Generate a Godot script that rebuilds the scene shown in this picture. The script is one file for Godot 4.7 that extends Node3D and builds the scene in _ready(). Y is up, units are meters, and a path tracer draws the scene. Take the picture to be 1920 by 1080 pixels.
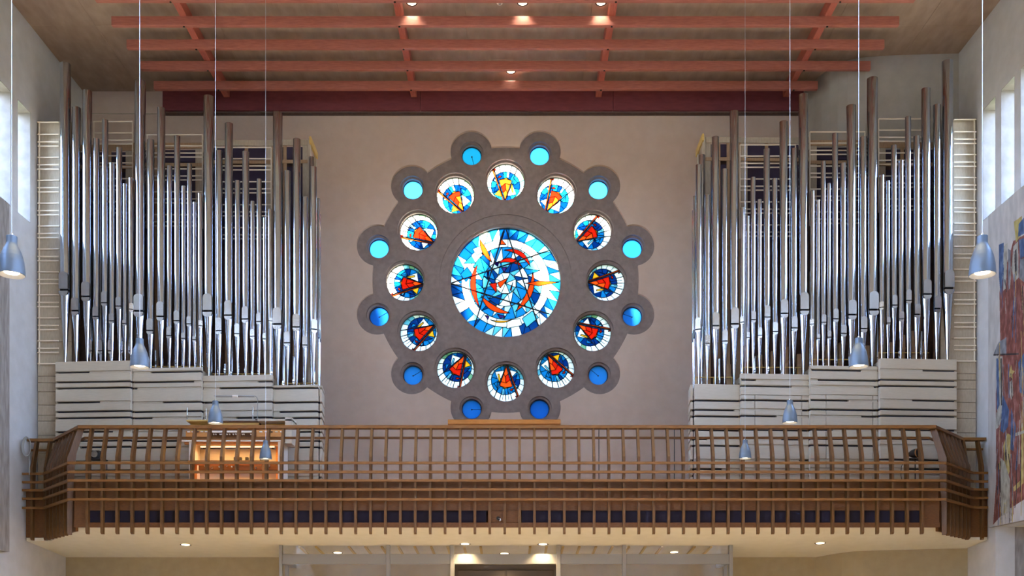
extends Node3D
# An organ loft with a rose window. y is up, metres, the nave floor at y = 0, the camera looks along -z.
const F := 1900.0      # focal length in pixels of a 1920 x 1080 frame
const PX := 957.0      # where the lens axis meets the frame
const PY := 1175.0
const EYE := 1.6
var M := {}
var counts := {}
var cache := {}
var rng := RandomNumberGenerator.new()

# ------------------------------------------------------------------ helpers
func at(px: float, py: float, d: float) -> Vector3:
	return Vector3((px - PX) * d / F, EYE + (PY - py) * d / F, -d)

func hy(py: float, d: float) -> float:
	return EYE + (PY - py) * d / F

func hx(px: float, d: float) -> float:
	return (px - PX) * d / F

func numbered(called: String) -> String:
	var n: int = counts.get(called, 0)
	counts[called] = n + 1
	return called if n == 0 else "%s_%03d" % [called, n]

func tag(o: Node, label: String, category := "", group := "", kind := "") -> Node:
	if label: o.set_meta("label", label)
	if category: o.set_meta("category", category)
	if group: o.set_meta("group", group)
	if kind: o.set_meta("kind", kind)
	return o

func thing(called: String, label: String, category: String, pos := Vector3.ZERO, turn := 0.0, group := "") -> Node3D:
	var o := Node3D.new()
	o.name = numbered(called)
	add_child(o)
	o.position = pos
	o.rotation.y = turn
	tag(o, label, category, group)
	return o

func setting(called: String, label: String) -> Node3D:
	var o := Node3D.new()
	o.name = called
	add_child(o)
	tag(o, label, "", "", "structure")
	return o

func part(parent: Node, called: String, mesh: Mesh, mat: Material, pos := Vector3.ZERO, basis := Basis()) -> MeshInstance3D:
	var o := MeshInstance3D.new()
	o.name = called
	o.mesh = mesh
	o.material_override = mat
	o.transform = Transform3D(basis, pos)
	parent.add_child(o, true)
	return o

func solid(called: String, mesh: Mesh, mat: Material, label: String) -> MeshInstance3D:
	var o := part(self, called, mesh, mat)
	tag(o, label, "", "", "structure")
	return o

func ordinal(n: int) -> String:
	return ["first", "second", "third", "fourth", "fifth", "sixth", "seventh", "eighth", "ninth", "tenth", "eleventh", "twelfth"][n]

# ------------------------------------------------------------------ mesh building
func begin() -> SurfaceTool:
	var st := SurfaceTool.new()
	st.begin(Mesh.PRIMITIVE_TRIANGLES)
	return st

func tri(st: SurfaceTool, a: Vector3, b: Vector3, c: Vector3, out: Vector3) -> void:
	var n := (b - a).cross(c - a)
	if n.length_squared() < 1e-16: return
	n = n.normalized()
	if n.dot(out) < 0:
		n = -n
	else:
		var t := b
		b = c
		c = t
	st.set_normal(n)
	st.add_vertex(a)
	st.set_normal(n)
	st.add_vertex(b)
	st.set_normal(n)
	st.add_vertex(c)

func quad(st: SurfaceTool, a: Vector3, b: Vector3, c: Vector3, d: Vector3, out: Vector3) -> void:
	tri(st, a, b, c, out)
	tri(st, a, c, d, out)

func add_box(st: SurfaceTool, lo: Vector3, hi: Vector3) -> void:
	var p := []
	for k in 8:
		p.append(Vector3(hi.x if k & 1 else lo.x, hi.y if k & 2 else lo.y, hi.z if k & 4 else lo.z))
	quad(st, p[0], p[2], p[6], p[4], Vector3.LEFT)
	quad(st, p[1], p[3], p[7], p[5], Vector3.RIGHT)
	quad(st, p[0], p[1], p[5], p[4], Vector3.DOWN)
	quad(st, p[2], p[3], p[7], p[6], Vector3.UP)
	quad(st, p[0], p[1], p[3], p[2], Vector3.FORWARD)
	quad(st, p[4], p[5], p[7], p[6], Vector3.BACK)

func box_between(lo: Vector3, hi: Vector3) -> Mesh:
	var st := begin()
	add_box(st, Vector3(minf(lo.x, hi.x), minf(lo.y, hi.y), minf(lo.z, hi.z)), Vector3(maxf(lo.x, hi.x), maxf(lo.y, hi.y), maxf(lo.z, hi.z)))
	return st.commit()

# a box with chamfered edges, centred on its origin
func bevel(size: Vector3, c := 0.004) -> Mesh:
	var key := "b%.4f %.4f %.4f %.4f" % [size.x, size.y, size.z, c]
	if cache.has(key): return cache[key]
	var st := begin()
	var h := size / 2.0
	c = minf(c, minf(h.x, minf(h.y, h.z)) * 0.8)
	var v := func(sx: int, sy: int, sz: int, axis: int) -> Vector3:
		var q := Vector3(h.x - c, h.y - c, h.z - c)
		q[axis] = h[axis]
		return Vector3(q.x * sx, q.y * sy, q.z * sz)
	for axis in 3:
		var u := (axis + 1) % 3
		var w := (axis + 2) % 3
		for s in [-1, 1]:
			var pts := []
			for k in [[-1, -1], [1, -1], [1, 1], [-1, 1]]:
				var sg := [0, 0, 0]
				sg[axis] = s
				sg[u] = k[0]
				sg[w] = k[1]
				pts.append(v.call(sg[0], sg[1], sg[2], axis))
			var n := Vector3.ZERO
			n[axis] = s
			quad(st, pts[0], pts[1], pts[2], pts[3], n)
			# edges along axis: between faces u and w
		for su in [-1, 1]:
			for sw in [-1, 1]:
				var e := []
				for sa in [-1, 1]:
					var sg := [0, 0, 0]
					sg[axis] = sa
					sg[u] = su
					sg[w] = sw
					e.append(v.call(sg[0], sg[1], sg[2], u))
					e.append(v.call(sg[0], sg[1], sg[2], w))
				var n2 := Vector3.ZERO
				n2[u] = su
				n2[w] = sw
				quad(st, e[0], e[1], e[3], e[2], n2)
	for sx in [-1, 1]:
		for sy in [-1, 1]:
			for sz in [-1, 1]:
				tri(st, v.call(sx, sy, sz, 0), v.call(sx, sy, sz, 1), v.call(sx, sy, sz, 2), Vector3(sx, sy, sz))
	cache[key] = st.commit()
	return cache[key]

# a flat outline in x, y given depth from z0 to z1
func add_prism(st: SurfaceTool, poly: PackedVector2Array, z0: float, z1: float, xf := Transform3D()) -> void:
	if Geometry2D.is_polygon_clockwise(poly):
		poly = poly.duplicate()
		poly.reverse()
	var idx := Geometry2D.triangulate_polygon(poly)
	var nz := (xf.basis * Vector3.BACK).normalized()
	for k in range(0, idx.size(), 3):
		var a := poly[idx[k]]
		var b := poly[idx[k + 1]]
		var c := poly[idx[k + 2]]
		tri(st, xf * Vector3(a.x, a.y, z1), xf * Vector3(b.x, b.y, z1), xf * Vector3(c.x, c.y, z1), nz)
		tri(st, xf * Vector3(a.x, a.y, z0), xf * Vector3(b.x, b.y, z0), xf * Vector3(c.x, c.y, z0), -nz)
	for k in poly.size():
		var a := poly[k]
		var b := poly[(k + 1) % poly.size()]
		var e := b - a
		var n := xf.basis * Vector3(e.y, -e.x, 0)
		quad(st, xf * Vector3(a.x, a.y, z0), xf * Vector3(b.x, b.y, z0), xf * Vector3(b.x, b.y, z1), xf * Vector3(a.x, a.y, z1), n)

func prism(poly: PackedVector2Array, z0: float, z1: float, xf := Transform3D()) -> Mesh:
	var st := begin()
	add_prism(st, poly, z0, z1, xf)
	return st.commit()

# profile of (radius, height) turned about y, smooth
func add_lathe(st: SurfaceTool, prof: Array, seg := 20, xf := Transform3D()) -> void:
	for k in prof.size() - 1:
		var p: Vector2 = prof[k]
		var q: Vector2 = prof[k + 1]
		var e := q - p
		if e.length() < 1e-7: continue
		var n2 := Vector2(e.y, -e.x).normalized()
		for s in seg:
			var a0 := TAU * s / seg
			var a1 := TAU * (s + 1) / seg
			var v := []
			var nn := []
			for c in [[p, a0], [q, a0], [q, a1], [p, a1]]:
				var r: Vector2 = c[0]
				var an: float = c[1]
				v.append(xf * Vector3(r.x * sin(an), r.y, r.x * cos(an)))
				nn.append((xf.basis * Vector3(n2.x * sin(an), n2.y, n2.x * cos(an))).normalized())
			for t in [[0, 1, 2], [0, 2, 3]]:
				if (v[t[1]] - v[t[0]]).cross(v[t[2]] - v[t[0]]).length_squared() < 1e-18: continue
				var g: Vector3 = (v[t[1]] - v[t[0]]).cross(v[t[2]] - v[t[0]])
				var o: Array = t if g.dot(nn[t[0]]) < 0 else [t[0], t[2], t[1]]
				for i in o:
					st.set_normal(nn[i])
					st.add_vertex(v[i])

func lathe(prof: Array, seg := 20) -> Mesh:
	var st := begin()
	add_lathe(st, prof, seg)
	return st.commit()

# a round bar between two points
func add_bar(st: SurfaceTool, a: Vector3, b: Vector3, r: float, seg := 8) -> void:
	var y := (b - a)
	var l := y.length()
	if l < 1e-5: return
	y = y / l
	var x := y.cross(Vector3.FORWARD if absf(y.z) < 0.9 else Vector3.RIGHT).normalized()
	var xf := Transform3D(Basis(x, y, x.cross(y)), a)
	add_lathe(st, [Vector2(0, 0), Vector2(r, 0), Vector2(r, l), Vector2(0, l)], seg, xf)

func bar(a: Vector3, b: Vector3, r: float, seg := 8) -> Mesh:
	var st := begin()
	add_bar(st, a, b, r, seg)
	return st.commit()

func path_bar(pts: Array, r: float, seg := 6) -> Mesh:
	var st := begin()
	for k in pts.size() - 1:
		add_bar(st, pts[k], pts[k + 1], r, seg)
	return st.commit()

func circle(c: Vector2, r: float, n := 48) -> PackedVector2Array:
	var p := PackedVector2Array()
	for k in n:
		p.append(c + Vector2(cos(TAU * k / n), sin(TAU * k / n)) * r)
	return p

func poly(a: Array) -> PackedVector2Array:
	var p := PackedVector2Array()
	for k in range(0, a.size(), 2):
		p.append(Vector2(a[k], a[k + 1]))
	return p

# ------------------------------------------------------------------ materials
func srgb(r: int, g: int, b: int) -> Color:
	return Color(r / 255.0, g / 255.0, b / 255.0)

func noise_tex(freq: float, a: Color, b: Color, sd: int, size := 512, oct := 5, mid := 0.5) -> NoiseTexture2D:
	var n := FastNoiseLite.new()
	n.noise_type = FastNoiseLite.TYPE_SIMPLEX_SMOOTH
	n.frequency = freq
	n.fractal_octaves = oct
	n.seed = sd
	var t := NoiseTexture2D.new()
	t.width = size
	t.height = size
	t.seamless = true
	t.noise = n
	var g := Gradient.new()
	g.set_color(0, a)
	g.set_color(1, b)
	g.add_point(mid, a.lerp(b, 0.5))
	t.color_ramp = g
	return t

func mat(called: String, c: Color, rough := 0.8, metal := 0.0) -> StandardMaterial3D:
	var m := StandardMaterial3D.new()
	m.resource_name = called
	m.albedo_color = c
	m.roughness = rough
	m.metallic = metal
	M[called] = m
	return m

# matt surface with mottling from noise, laid on in world or own axes
func mottled(called: String, a: Color, b: Color, rough: float, scale: Vector3, sd: int, world := true, freq := 0.02, relief := 0.0) -> StandardMaterial3D:
	var m := mat(called, Color.WHITE, rough)
	m.albedo_texture = noise_tex(freq, a, b, sd)
	m.uv1_triplanar = true
	m.uv1_world_triplanar = world
	m.uv1_scale = scale
	if relief > 0.0:
		m.heightmap_enabled = true
		m.heightmap_texture = noise_tex(freq * 3.0, Color.BLACK, Color.WHITE, sd + 50)
		m.heightmap_scale = relief
	return m

func glow(called: String, c: Color, e: float) -> StandardMaterial3D:
	var m := mat(called, c, 0.5)
	m.emission_enabled = true
	m.emission = c
	m.emission_energy_multiplier = e
	return m

func stained(c: Color) -> StandardMaterial3D:
	var key := "glass%s" % c.to_html(false)
	if M.has(key): return M[key]
	var l := c.srgb_to_linear()
	l = Color(minf(l.r * 1.15, 1.0), minf(l.g * 1.1, 1.0), l.b)
	var m := mat(key, Color(l.r * 0.3, l.g * 0.3, l.b * 0.3), 0.3)
	m.metallic_specular = 0.2
	m.backlight_enabled = true
	m.backlight = Color(l.r * GLASS, l.g * GLASS, l.b * GLASS).linear_to_srgb()
	return m

const GLASS := 0.72

func materials() -> void:
	mottled("wall", srgb(202, 182, 166), srgb(210, 191, 176), 0.9, Vector3.ONE * 0.25, 1, true, 0.02, 0.15)
	mottled("wall_side", srgb(186, 186, 186), srgb(198, 198, 199), 0.9, Vector3.ONE * 0.25, 2, true, 0.02, 0.15)
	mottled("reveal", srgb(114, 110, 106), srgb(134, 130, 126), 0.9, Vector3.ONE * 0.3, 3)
	mottled("concrete", srgb(120, 115, 112), srgb(165, 160, 156), 0.9, Vector3(0.5, 0.12, 0.5), 4, true, 0.03, 0.3)
	mottled("tracery", srgb(128, 116, 112), srgb(146, 134, 129), 0.9, Vector3.ONE * 0.5, 5, true, 0.02, 0.3)
	mottled("ceiling", srgb(150, 128, 110), srgb(172, 150, 130), 0.85, Vector3(0.4, 0.4, 0.15), 6, true, 0.02, 0.0)
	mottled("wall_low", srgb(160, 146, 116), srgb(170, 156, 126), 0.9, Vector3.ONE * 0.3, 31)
	mottled("wall_curve", srgb(166, 162, 154), srgb(178, 174, 166), 0.9, Vector3.ONE * 0.3, 32)
	mottled("ceiling_nave", srgb(172, 160, 144), srgb(188, 176, 160), 0.85, Vector3.ONE * 0.2, 33)
	mottled("shelf_wood", srgb(216, 142, 62), srgb(232, 162, 82), 0.5, Vector3(0.5, 4.0, 4.0), 34)
	mottled("lawn", srgb(70, 96, 48), srgb(96, 122, 66), 0.95, Vector3.ONE, 35)
	mottled("leaves", srgb(44, 70, 30), srgb(78, 108, 50), 0.9, Vector3.ONE * 2.0, 36)
	mottled("soffit", srgb(208, 202, 182), srgb(216, 210, 192), 0.9, Vector3.ONE * 0.3, 7)
	mottled("floor", srgb(218, 202, 178), srgb(232, 217, 194), 0.5, Vector3.ONE * 0.3, 8)
	mottled("beam", srgb(154, 90, 76), srgb(182, 112, 94), 0.7, Vector3(0.25, 2.0, 2.0), 9, true, 0.03, 0.1)
	mottled("joist", srgb(166, 88, 72), srgb(188, 106, 88), 0.7, Vector3(2.0, 2.0, 0.25), 10, true, 0.03, 0.1)
	mottled("fascia", srgb(112, 52, 58), srgb(128, 62, 68), 0.8, Vector3(0.3, 1, 1), 11)
	mottled("rail_wood", srgb(94, 62, 24), srgb(146, 98, 40), 0.5, Vector3(0.3, 5.0, 5.0), 12, true, 0.03, 0.05)
	mottled("post_wood", srgb(72, 48, 20), srgb(118, 80, 36), 0.5, Vector3(5.0, 0.4, 5.0), 13, true, 0.03, 0.05)
	mottled("panel_wood", srgb(80, 48, 16), srgb(116, 72, 28), 0.55, Vector3(0.6, 4.0, 4.0), 14, true, 0.03, 0.05)
	mottled("case_white", srgb(188, 180, 164), srgb(198, 190, 174), 0.6, Vector3(0.4, 3.0, 3.0), 15)
	mottled("case_beige", srgb(168, 156, 136), srgb(184, 172, 152), 0.7, Vector3(2.0, 0.6, 2.0), 16)
	mottled("case_dark", srgb(70, 52, 46), srgb(92, 70, 60), 0.8, Vector3.ONE, 17)
	mottled("pine", srgb(196, 164, 88), srgb(214, 182, 106), 0.6, Vector3(0.5, 4.0, 4.0), 18)
	mottled("oak", srgb(190, 128, 66), srgb(214, 152, 86), 0.5, Vector3(0.5, 4.0, 4.0), 19)
	mottled("wood_pipe", srgb(150, 122, 92), srgb(176, 146, 112), 0.7, Vector3(4.0, 0.5, 4.0), 20)
	mottled("navy_cloth", srgb(16, 14, 30), srgb(36, 32, 56), 0.95, Vector3.ONE * 6.0, 21, true, 0.1)
	mat("navy", srgb(24, 30, 62), 0.8)
	mat("shutter", srgb(46, 36, 62), 0.7)
	mat("rod", srgb(226, 216, 196), 0.5)
	mat("dark", srgb(22, 20, 20), 0.9)
	mat("black", srgb(24, 24, 26), 0.5)
	mat("lead", srgb(26, 26, 30), 0.6)
	mat("white_key", srgb(236, 232, 222), 0.4)
	mat("red_felt", srgb(178, 34, 30), 0.9)
	mat("cable", srgb(190, 196, 204), 0.4, 0.6)
	mat("cord", srgb(150, 150, 146), 0.7)
	mat("pipe_metal", srgb(184, 191, 202), 0.11, 1.0)
	mat("pipe_lip", srgb(206, 208, 210), 0.2, 1.0)
	mat("lamp_metal", srgb(82, 97, 116), 0.42, 0.3)
	mat("lamp_inner", srgb(150, 150, 150), 0.5)
	mat("aluminium", srgb(150, 148, 144), 0.4, 0.3)
	mat("steel", srgb(200, 200, 200), 0.25, 1.0)
	mat("brown_door", srgb(92, 84, 80), 0.6)
	glow("bulb", srgb(255, 240, 214), 6.0)
	glow("downlight", srgb(255, 238, 210), 2.5)
	glow("strip_lamp", srgb(255, 206, 140), 2.0)
	var g := mat("clear_glass", Color(0.6, 0.65, 0.7, 0.05), 0.03)
	g.transparency = BaseMaterial3D.TRANSPARENCY_ALPHA

# ------------------------------------------------------------------ the scene
func _ready() -> void:
	rng.seed = 7
	camera_and_light()
	materials()
	room()
	rose()
	outside()
	ceiling_beams()
	balcony()
	under_balcony()
	organs()
	console()
	pendants()
	downlights()
	odds_and_ends()

func camera_and_light() -> void:
	var cam := Camera3D.new()
	cam.name = "camera"
	cam.projection = Camera3D.PROJECTION_FRUSTUM
	cam.keep_aspect = Camera3D.KEEP_HEIGHT
	cam.near = 0.1
	cam.far = 200.0
	cam.size = 0.1 * 1080.0 / F
	cam.frustum_offset = Vector2(0.1 * (960.0 - PX) / F, 0.1 * (PY - 540.0) / F)
	cam.position = Vector3(0, EYE, 0)
	add_child(cam)
	cam.current = true
	var sky := ProceduralSkyMaterial.new()
	sky.sky_top_color = Color(0.62, 0.77, 1.0)
	sky.sky_horizon_color = Color(0.84, 0.91, 1.0)
	sky.sky_curve = 0.2
	sky.ground_horizon_color = Color(0.62, 0.62, 0.58)
	sky.ground_bottom_color = Color(0.45, 0.45, 0.40)
	var e := Environment.new()
	e.background_mode = Environment.BG_SKY
	e.sky = Sky.new()
	e.sky.sky_material = sky
	e.background_energy_multiplier = 26.0
	e.tonemap_mode = Environment.TONE_MAPPER_LINEAR
	e.tonemap_exposure = 1.86
	e.sdfgi_enabled = true
	e.ssao_enabled = true
	e.ssil_enabled = true
	# the sun stands high behind the rose window
	var sun := DirectionalLight3D.new()
	sun.name = "sun"
	sun.light_color = Color(1.0, 0.96, 0.90)
	sun.light_energy = 80.0
	sun.light_angular_distance = 0.5
	sun.sky_mode = DirectionalLight3D.SKY_MODE_LIGHT_ONLY
	sun.shadow_enabled = true
	sun.rotation = Vector3(deg_to_rad(-25), PI, 0)
	add_child(sun)
	var w := WorldEnvironment.new()
	w.name = "environment"
	w.environment = e
	add_child(w)

func spot(parent: Node, pos: Vector3, energy: float, angle: float, c: Color, size := 0.05) -> void:
	var l := SpotLight3D.new()
	l.name = "lamp_light"
	l.light_color = c
	l.light_energy = energy
	l.spot_angle = angle
	l.spot_angle_attenuation = 0.6
	l.spot_range = 40.0
	l.spot_attenuation = 2.0
	l.light_size = size
	l.shadow_enabled = true
	parent.add_child(l, true)
	l.position = pos
	l.rotation.x = -PI / 2

# ------------------------------------------------------------------ walls, floor, ceiling
const XL := -9.74
const XR := 9.54
const DW := 23.1       # distance of the wall with the rose window
const HC := 13.8       # height of the ceiling

const PLAN := Basis(Vector3(1, 0, 0), Vector3(0, 0, -1), Vector3(0, 1, 0))

func plan(p: PackedVector2Array, h0: float, h1: float) -> Mesh:
	return prism(p, h0, h1, Transform3D(PLAN, Vector3.ZERO))

func room() -> void:
	solid("floor", box_between(Vector3(-11.5, -0.3, -24), Vector3(11.5, 0, 9)), M.floor, "pale stone floor of the nave")
	solid("wall_front", box_between(Vector3(-11.5, 0, 8.6), Vector3(11.5, HC + 0.3, 9)), M.concrete, "plain grey concrete chancel wall behind the viewer")
	# the ceiling: a slab with boards under its visible end
	var ceil := setting("ceiling", "flat brown boarded ceiling above the timber beams")
	part(ceil, "slab", box_between(Vector3(-11.5, HC + 0.03, -24), Vector3(11.5, HC + 0.33, 9)), M.ceiling)
	part(ceil, "plain_field", box_between(Vector3(-10.2, HC, -16.8), Vector3(10.2, HC + 0.03, 8.8)), M.ceiling_nave)
	var xs := [-9.75, -8.42, -5.9, -3.4, -0.9, 1.6, 4.1, 6.6, 8.4, 9.6]
	var ds := [16.8, 18.05, 19.3, 20.55, 21.8, 23.1]
	for i in xs.size() - 1:
		for j in ds.size() - 1:
			var g := 0.004
			part(ceil, "ceiling_board", bevel(Vector3(xs[i + 1] - xs[i] - g, 0.03, ds[j + 1] - ds[j] - g), 0.003), M.ceiling,
				Vector3((xs[i] + xs[i + 1]) / 2, HC + 0.015 - 0.004 * ((i * 7 + j * 3) % 3) * 0.4, -(ds[j] + ds[j + 1]) / 2))
	# side walls with their rows of upright slit windows, and tall windows by the chancel
	var count := 25
	for s in [-1, 1]:
		var xi: float = XL if s < 0 else XR
		var word := "left" if s < 0 else "right"
		var pitch := 0.80 if s < 0 else 0.755
		var d_first := 20.56 if s < 0 else 20.46
		var wide := 0.53
		var lo := 8.19 + EYE
		var hi := 10.43 + EYE
		var n_win := 18
		var st := begin()
		var x0 := minf(xi, xi + s * 0.38)
		var x1 := maxf(xi, xi + s * 0.38)
		var low := 0.0 if s < 0 else 1.96 + EYE
		var holes := []          # openings: near edge, far edge (distance), bottom, top
		for k in n_win: holes.append([d_first - k * pitch - wide, d_first - k * pitch, lo, hi])
		for k in 3: holes.append([1.9 - 4.4 * k, 5.5 - 4.4 * k, 4.3, 12.2])
		var far := 23.6
		for h in holes:
			if far > h[1] + 0.001:
				add_box(st, Vector3(x0, 0.0 if far > 20.1 else low, -far), Vector3(x1, HC + 0.2, -h[1]))
			add_box(st, Vector3(x0, low if h[1] < 20.03 else 0.0, -h[1]), Vector3(x1, h[2], -h[0]))
			add_box(st, Vector3(x0, h[3], -h[1]), Vector3(x1, HC + 0.2, -h[0]))
			far = h[0]
		add_box(st, Vector3(x0, low, -far), Vector3(x1, HC + 0.2, 8.8))
		solid("wall_" + word, st.commit(), M.wall_side, "pale plastered nave wall on the %s with a row of slit windows" % word)
		for k in holes.size():
			count += 1
			var h: Array = holes[k]
			var win := setting("window_%d" % count, ("slit window in the %s wall, number %d counted from the organ" if k < n_win else "tall chancel window in the %s wall behind the viewer, number %d") % [word, k + 1])
			var xg: float = xi + s * 0.33
			part(win, "glass_pane", box_between(Vector3(xg - 0.003, h[2] + 0.03, -h[1] + 0.03), Vector3(xg + 0.003, h[3] - 0.03, -h[0] - 0.03)), M.clear_glass)
			var fr := begin()
			var rv := begin()
			for e in [0, 1]:
				var z: float = -h[1] if e == 0 else -h[0]
				var zi := z + (0.03 if e == 0 else -0.03)
				add_box(fr, Vector3(xg - 0.02, h[2], minf(z, zi)), Vector3(xg + 0.02, h[3], maxf(z, zi)))
				zi = z + (0.006 if e == 0 else -0.006)
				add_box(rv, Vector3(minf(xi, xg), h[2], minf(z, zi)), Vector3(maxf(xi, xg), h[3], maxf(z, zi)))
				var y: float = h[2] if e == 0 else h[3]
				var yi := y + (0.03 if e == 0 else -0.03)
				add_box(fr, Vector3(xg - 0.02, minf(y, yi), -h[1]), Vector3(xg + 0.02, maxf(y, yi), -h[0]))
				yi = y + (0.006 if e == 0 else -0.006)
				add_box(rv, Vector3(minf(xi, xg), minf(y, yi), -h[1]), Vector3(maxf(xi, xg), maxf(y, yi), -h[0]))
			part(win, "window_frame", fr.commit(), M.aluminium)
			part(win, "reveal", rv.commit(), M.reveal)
	# the recess under the painted slab on the right
	var rec := begin()
	add_box(rec, Vector3(10.4, 0, -20.3), Vector3(10.7, 3.9, 8.8))
	add_box(rec, Vector3(9.92, 0, -20.3), Vector3(10.5, 3.56, -19.93))
	solid("wall_recess", rec.commit(), M.concrete, "plain grey wall of the low recess under the painted concrete slab")
	solid("trim_1", box_between(Vector3(9.60, 3.56, -20.02), Vector3(10.5, 3.8, 8.7)), M.soffit, "pale underside of the painted concrete slab")
	# painted slab on the right, bare slab on the left
	mural()
	var slab := part(self, "concrete_slab", box_between(Vector3(XL, 1.44 + EYE, -19.5), Vector3(XL + 0.1, 8.13 + EYE, 4.0)), M.concrete)
	tag(slab, "bare grey concrete slab on the left wall under the windows", "slab")
	# the rounded wall behind the right organ
	var up := [6.5, 23.2, 6.70, 23.15, 6.74, 22.95, 6.80, 22.65, 6.88, 22.38, 6.98, 22.15, 7.10, 21.98, 7.26, 21.84, 7.42, 21.76, 7.60, 21.70, 8.3, 21.62, 9.54, 21.56, 9.7, 21.56, 9.7, 23.3, 6.5, 23.3]
	solid("wall_curved", plan(poly(up), 3.9, HC + 0.03), M.wall_curve, "rounded pale plaster wall behind the right organ")

func mural() -> void:
	# a painted face on a concrete slab: outlines are given where they lie on the wall, as distance from the camera and height
	var xm := 9.44
	var d0 := 20.02
	var d1 := 12.0
	var h0 := 1.96 + EYE
	var h1 := 8.12 + EYE
	var W := 1024
	var H := 768
	var im := Image.create(W, H, false, Image.FORMAT_RGB8)
	var n := FastNoiseLite.new()
	n.frequency = 0.02
	n.fractal_octaves = 5
	n.seed = 3
	for y in H:
		for x in W:
			var v := 0.5 + 0.5 * n.get_noise_2d(x * 1.6, y * 0.5)
			var c := srgb(150, 146, 144).lerp(srgb(192, 188, 184), v)
			im.set_pixel(x, y, c)
	var shapes := []
	var red := srgb(112, 62, 54)
	var blue := srgb(62, 84, 122)
	var pale := srgb(150, 148, 138)
	var grey := srgb(108, 112, 120)
	var gold := srgb(160, 144, 84)
	var ink := srgb(36, 32, 36)
	shapes.append([red, [1874, 548, 1886, 500, 1900, 452, 1921, 440, 1921, 690, 1921, 936, 1893, 954, 1876, 968, 1862, 984, 1868, 900, 1867, 740, 1876, 660]])
	shapes.append([blue, [1873, 459, 1882, 455, 1881, 508, 1877, 560, 1873, 520]])
	shapes.append([pale, [1882, 462, 1889, 455, 1888, 500, 1886, 541, 1881, 545]])
	shapes.append([grey, [1890, 466, 1895, 470, 1894, 540, 1891, 545]])
	shapes.append([gold, [1901, 416, 1916, 405, 1915, 440, 1905, 455]])
	shapes.append([blue, [1910, 420, 1920, 408, 1920, 438, 1909, 444]])
	shapes.append([pale, [1900, 462, 1909, 452, 1910, 520, 1901, 530, 1897, 500]])
	shapes.append([ink, [1903, 470, 1906, 466, 1906, 516, 1904, 520]])
	shapes.append([blue, [1910, 450, 1921, 446, 1921, 480, 1913, 486]])
	shapes.append([grey, [1912, 486, 1921, 484, 1921, 530, 1911, 522]])
	shapes.append([grey, [1863, 664, 1872, 642, 1887, 632, 1887, 664]])
	shapes.append([ink, [1863, 664, 1910, 662, 1910, 665, 1863, 667]])
	shapes.append([pale, [1867, 668, 1880, 668, 1879, 700, 1882, 790, 1870, 780]])
	shapes.append([blue, [1868, 672, 1872, 672, 1874, 760, 1869, 770]])
	shapes.append([ink, [1876, 672, 1878, 672, 1879, 760, 1877, 760]])
	shapes.append([gold, [1893, 694, 1896, 684, 1898, 694, 1903, 696, 1898, 702, 1899, 712, 1895, 706, 1890, 708]])
	shapes.append([pale, [1893, 716, 1898, 712, 1900, 740, 1896, 750, 1893, 738]])
	shapes.append([blue, [1880, 740, 1892, 768, 1890, 800, 1882, 812, 1876, 808]])
	shapes.append([pale, [1868, 772, 1878, 786, 1874, 800, 1866, 806]])
	shapes.append([blue, [1896, 764, 1905, 800, 1900, 846, 1894, 842]])
	shapes.append([gold, [1881, 836, 1889, 812, 1895, 816, 1893, 884, 1888, 900, 1884, 872]])
	shapes.append([ink, [1884, 850, 1887, 842, 1888, 860, 1886, 872]])
	shapes.append([pale, [1876, 858, 1884, 866, 1894, 900, 1893, 960, 1878, 968, 1874, 940]])
	shapes.append([gold, [1883, 944, 1887, 940, 1886, 962, 1882, 962]])
	shapes.append([gold, [1916, 752, 1919, 752, 1919, 906, 1901, 922, 1899, 914, 1914, 900]])
	shapes.append([pale, [1904, 812, 1921, 806, 1921, 812, 1904, 818]])
	shapes.append([blue, [1909, 680, 1921, 660, 1921, 740, 1912, 736]])
	shapes.append([grey, [1910, 690, 1921, 700, 1921, 736, 1913, 724]])
	# thin brush strokes over the figures
	var g := RandomNumberGenerator.new()
	g.seed = 12
	for k in 70:
		var x := g.randf_range(1868, 1920)
		var y := g.randf_range(470 if x > 1880 else 640, 950)
		var dx := g.randf_range(-4, 4)
		var l := g.randf_range(20, 90)
		var w := g.randf_range(0.5, 1.6)
		shapes.append([[ink, pale, grey, ink, blue, red.lightened(0.2), gold][k % 7], [x, y, x + w, y, x + dx + w, y + l, x + dx, y + l]])
	# further along the wall, out of the frame, the painting goes on in the same manner
	for sh in shapes.duplicate():
		for k in [1, 2, 3]:
			var more := []
			for i in range(0, sh[1].size(), 2):
				more.append(sh[1][i] + 58 * k)
				more.append(PY - (PY - sh[1][i + 1]) * (sh[1][i] + 58 * k - PX) / (sh[1][i] - PX))
			shapes.append([[red, blue, pale, grey][(k + int(sh[1][0])) % 4] if sh[0] != red else red, more])
	for sh in shapes:
		var p := PackedVector2Array()
		var a: Array = sh[1]
		for i in range(0, a.size(), 2):
			var d: float = xm * F / (a[i] - PX)
			var h: float = EYE + (PY - a[i + 1]) * d / F
			p.append(Vector2((d0 - d) / (d0 - d1) * W, (h1 - h) / (h1 - h0) * H))
		var r := Rect2(p[0], Vector2.ZERO)
		for q in p: r = r.expand(q)
		for y in range(maxi(0, int(r.position.y)), mini(H, int(r.end.y) + 1)):
			for x in range(maxi(0, int(r.position.x)), mini(W, int(r.end.x) + 1)):
				if Geometry2D.is_point_in_polygon(Vector2(x + 0.5, y + 0.5), p):
					var v := n.get_noise_2d(x * 3.0, y * 1.5)
					var c: Color = sh[0]
					im.set_pixel(x, y, c.lightened(0.25 * v) if v > 0 else c.darkened(-0.35 * v))
	var m := mat("mural_paint", Color.WHITE, 0.9)
	m.albedo_texture = ImageTexture.create_from_image(im)
	var st := begin()
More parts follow.
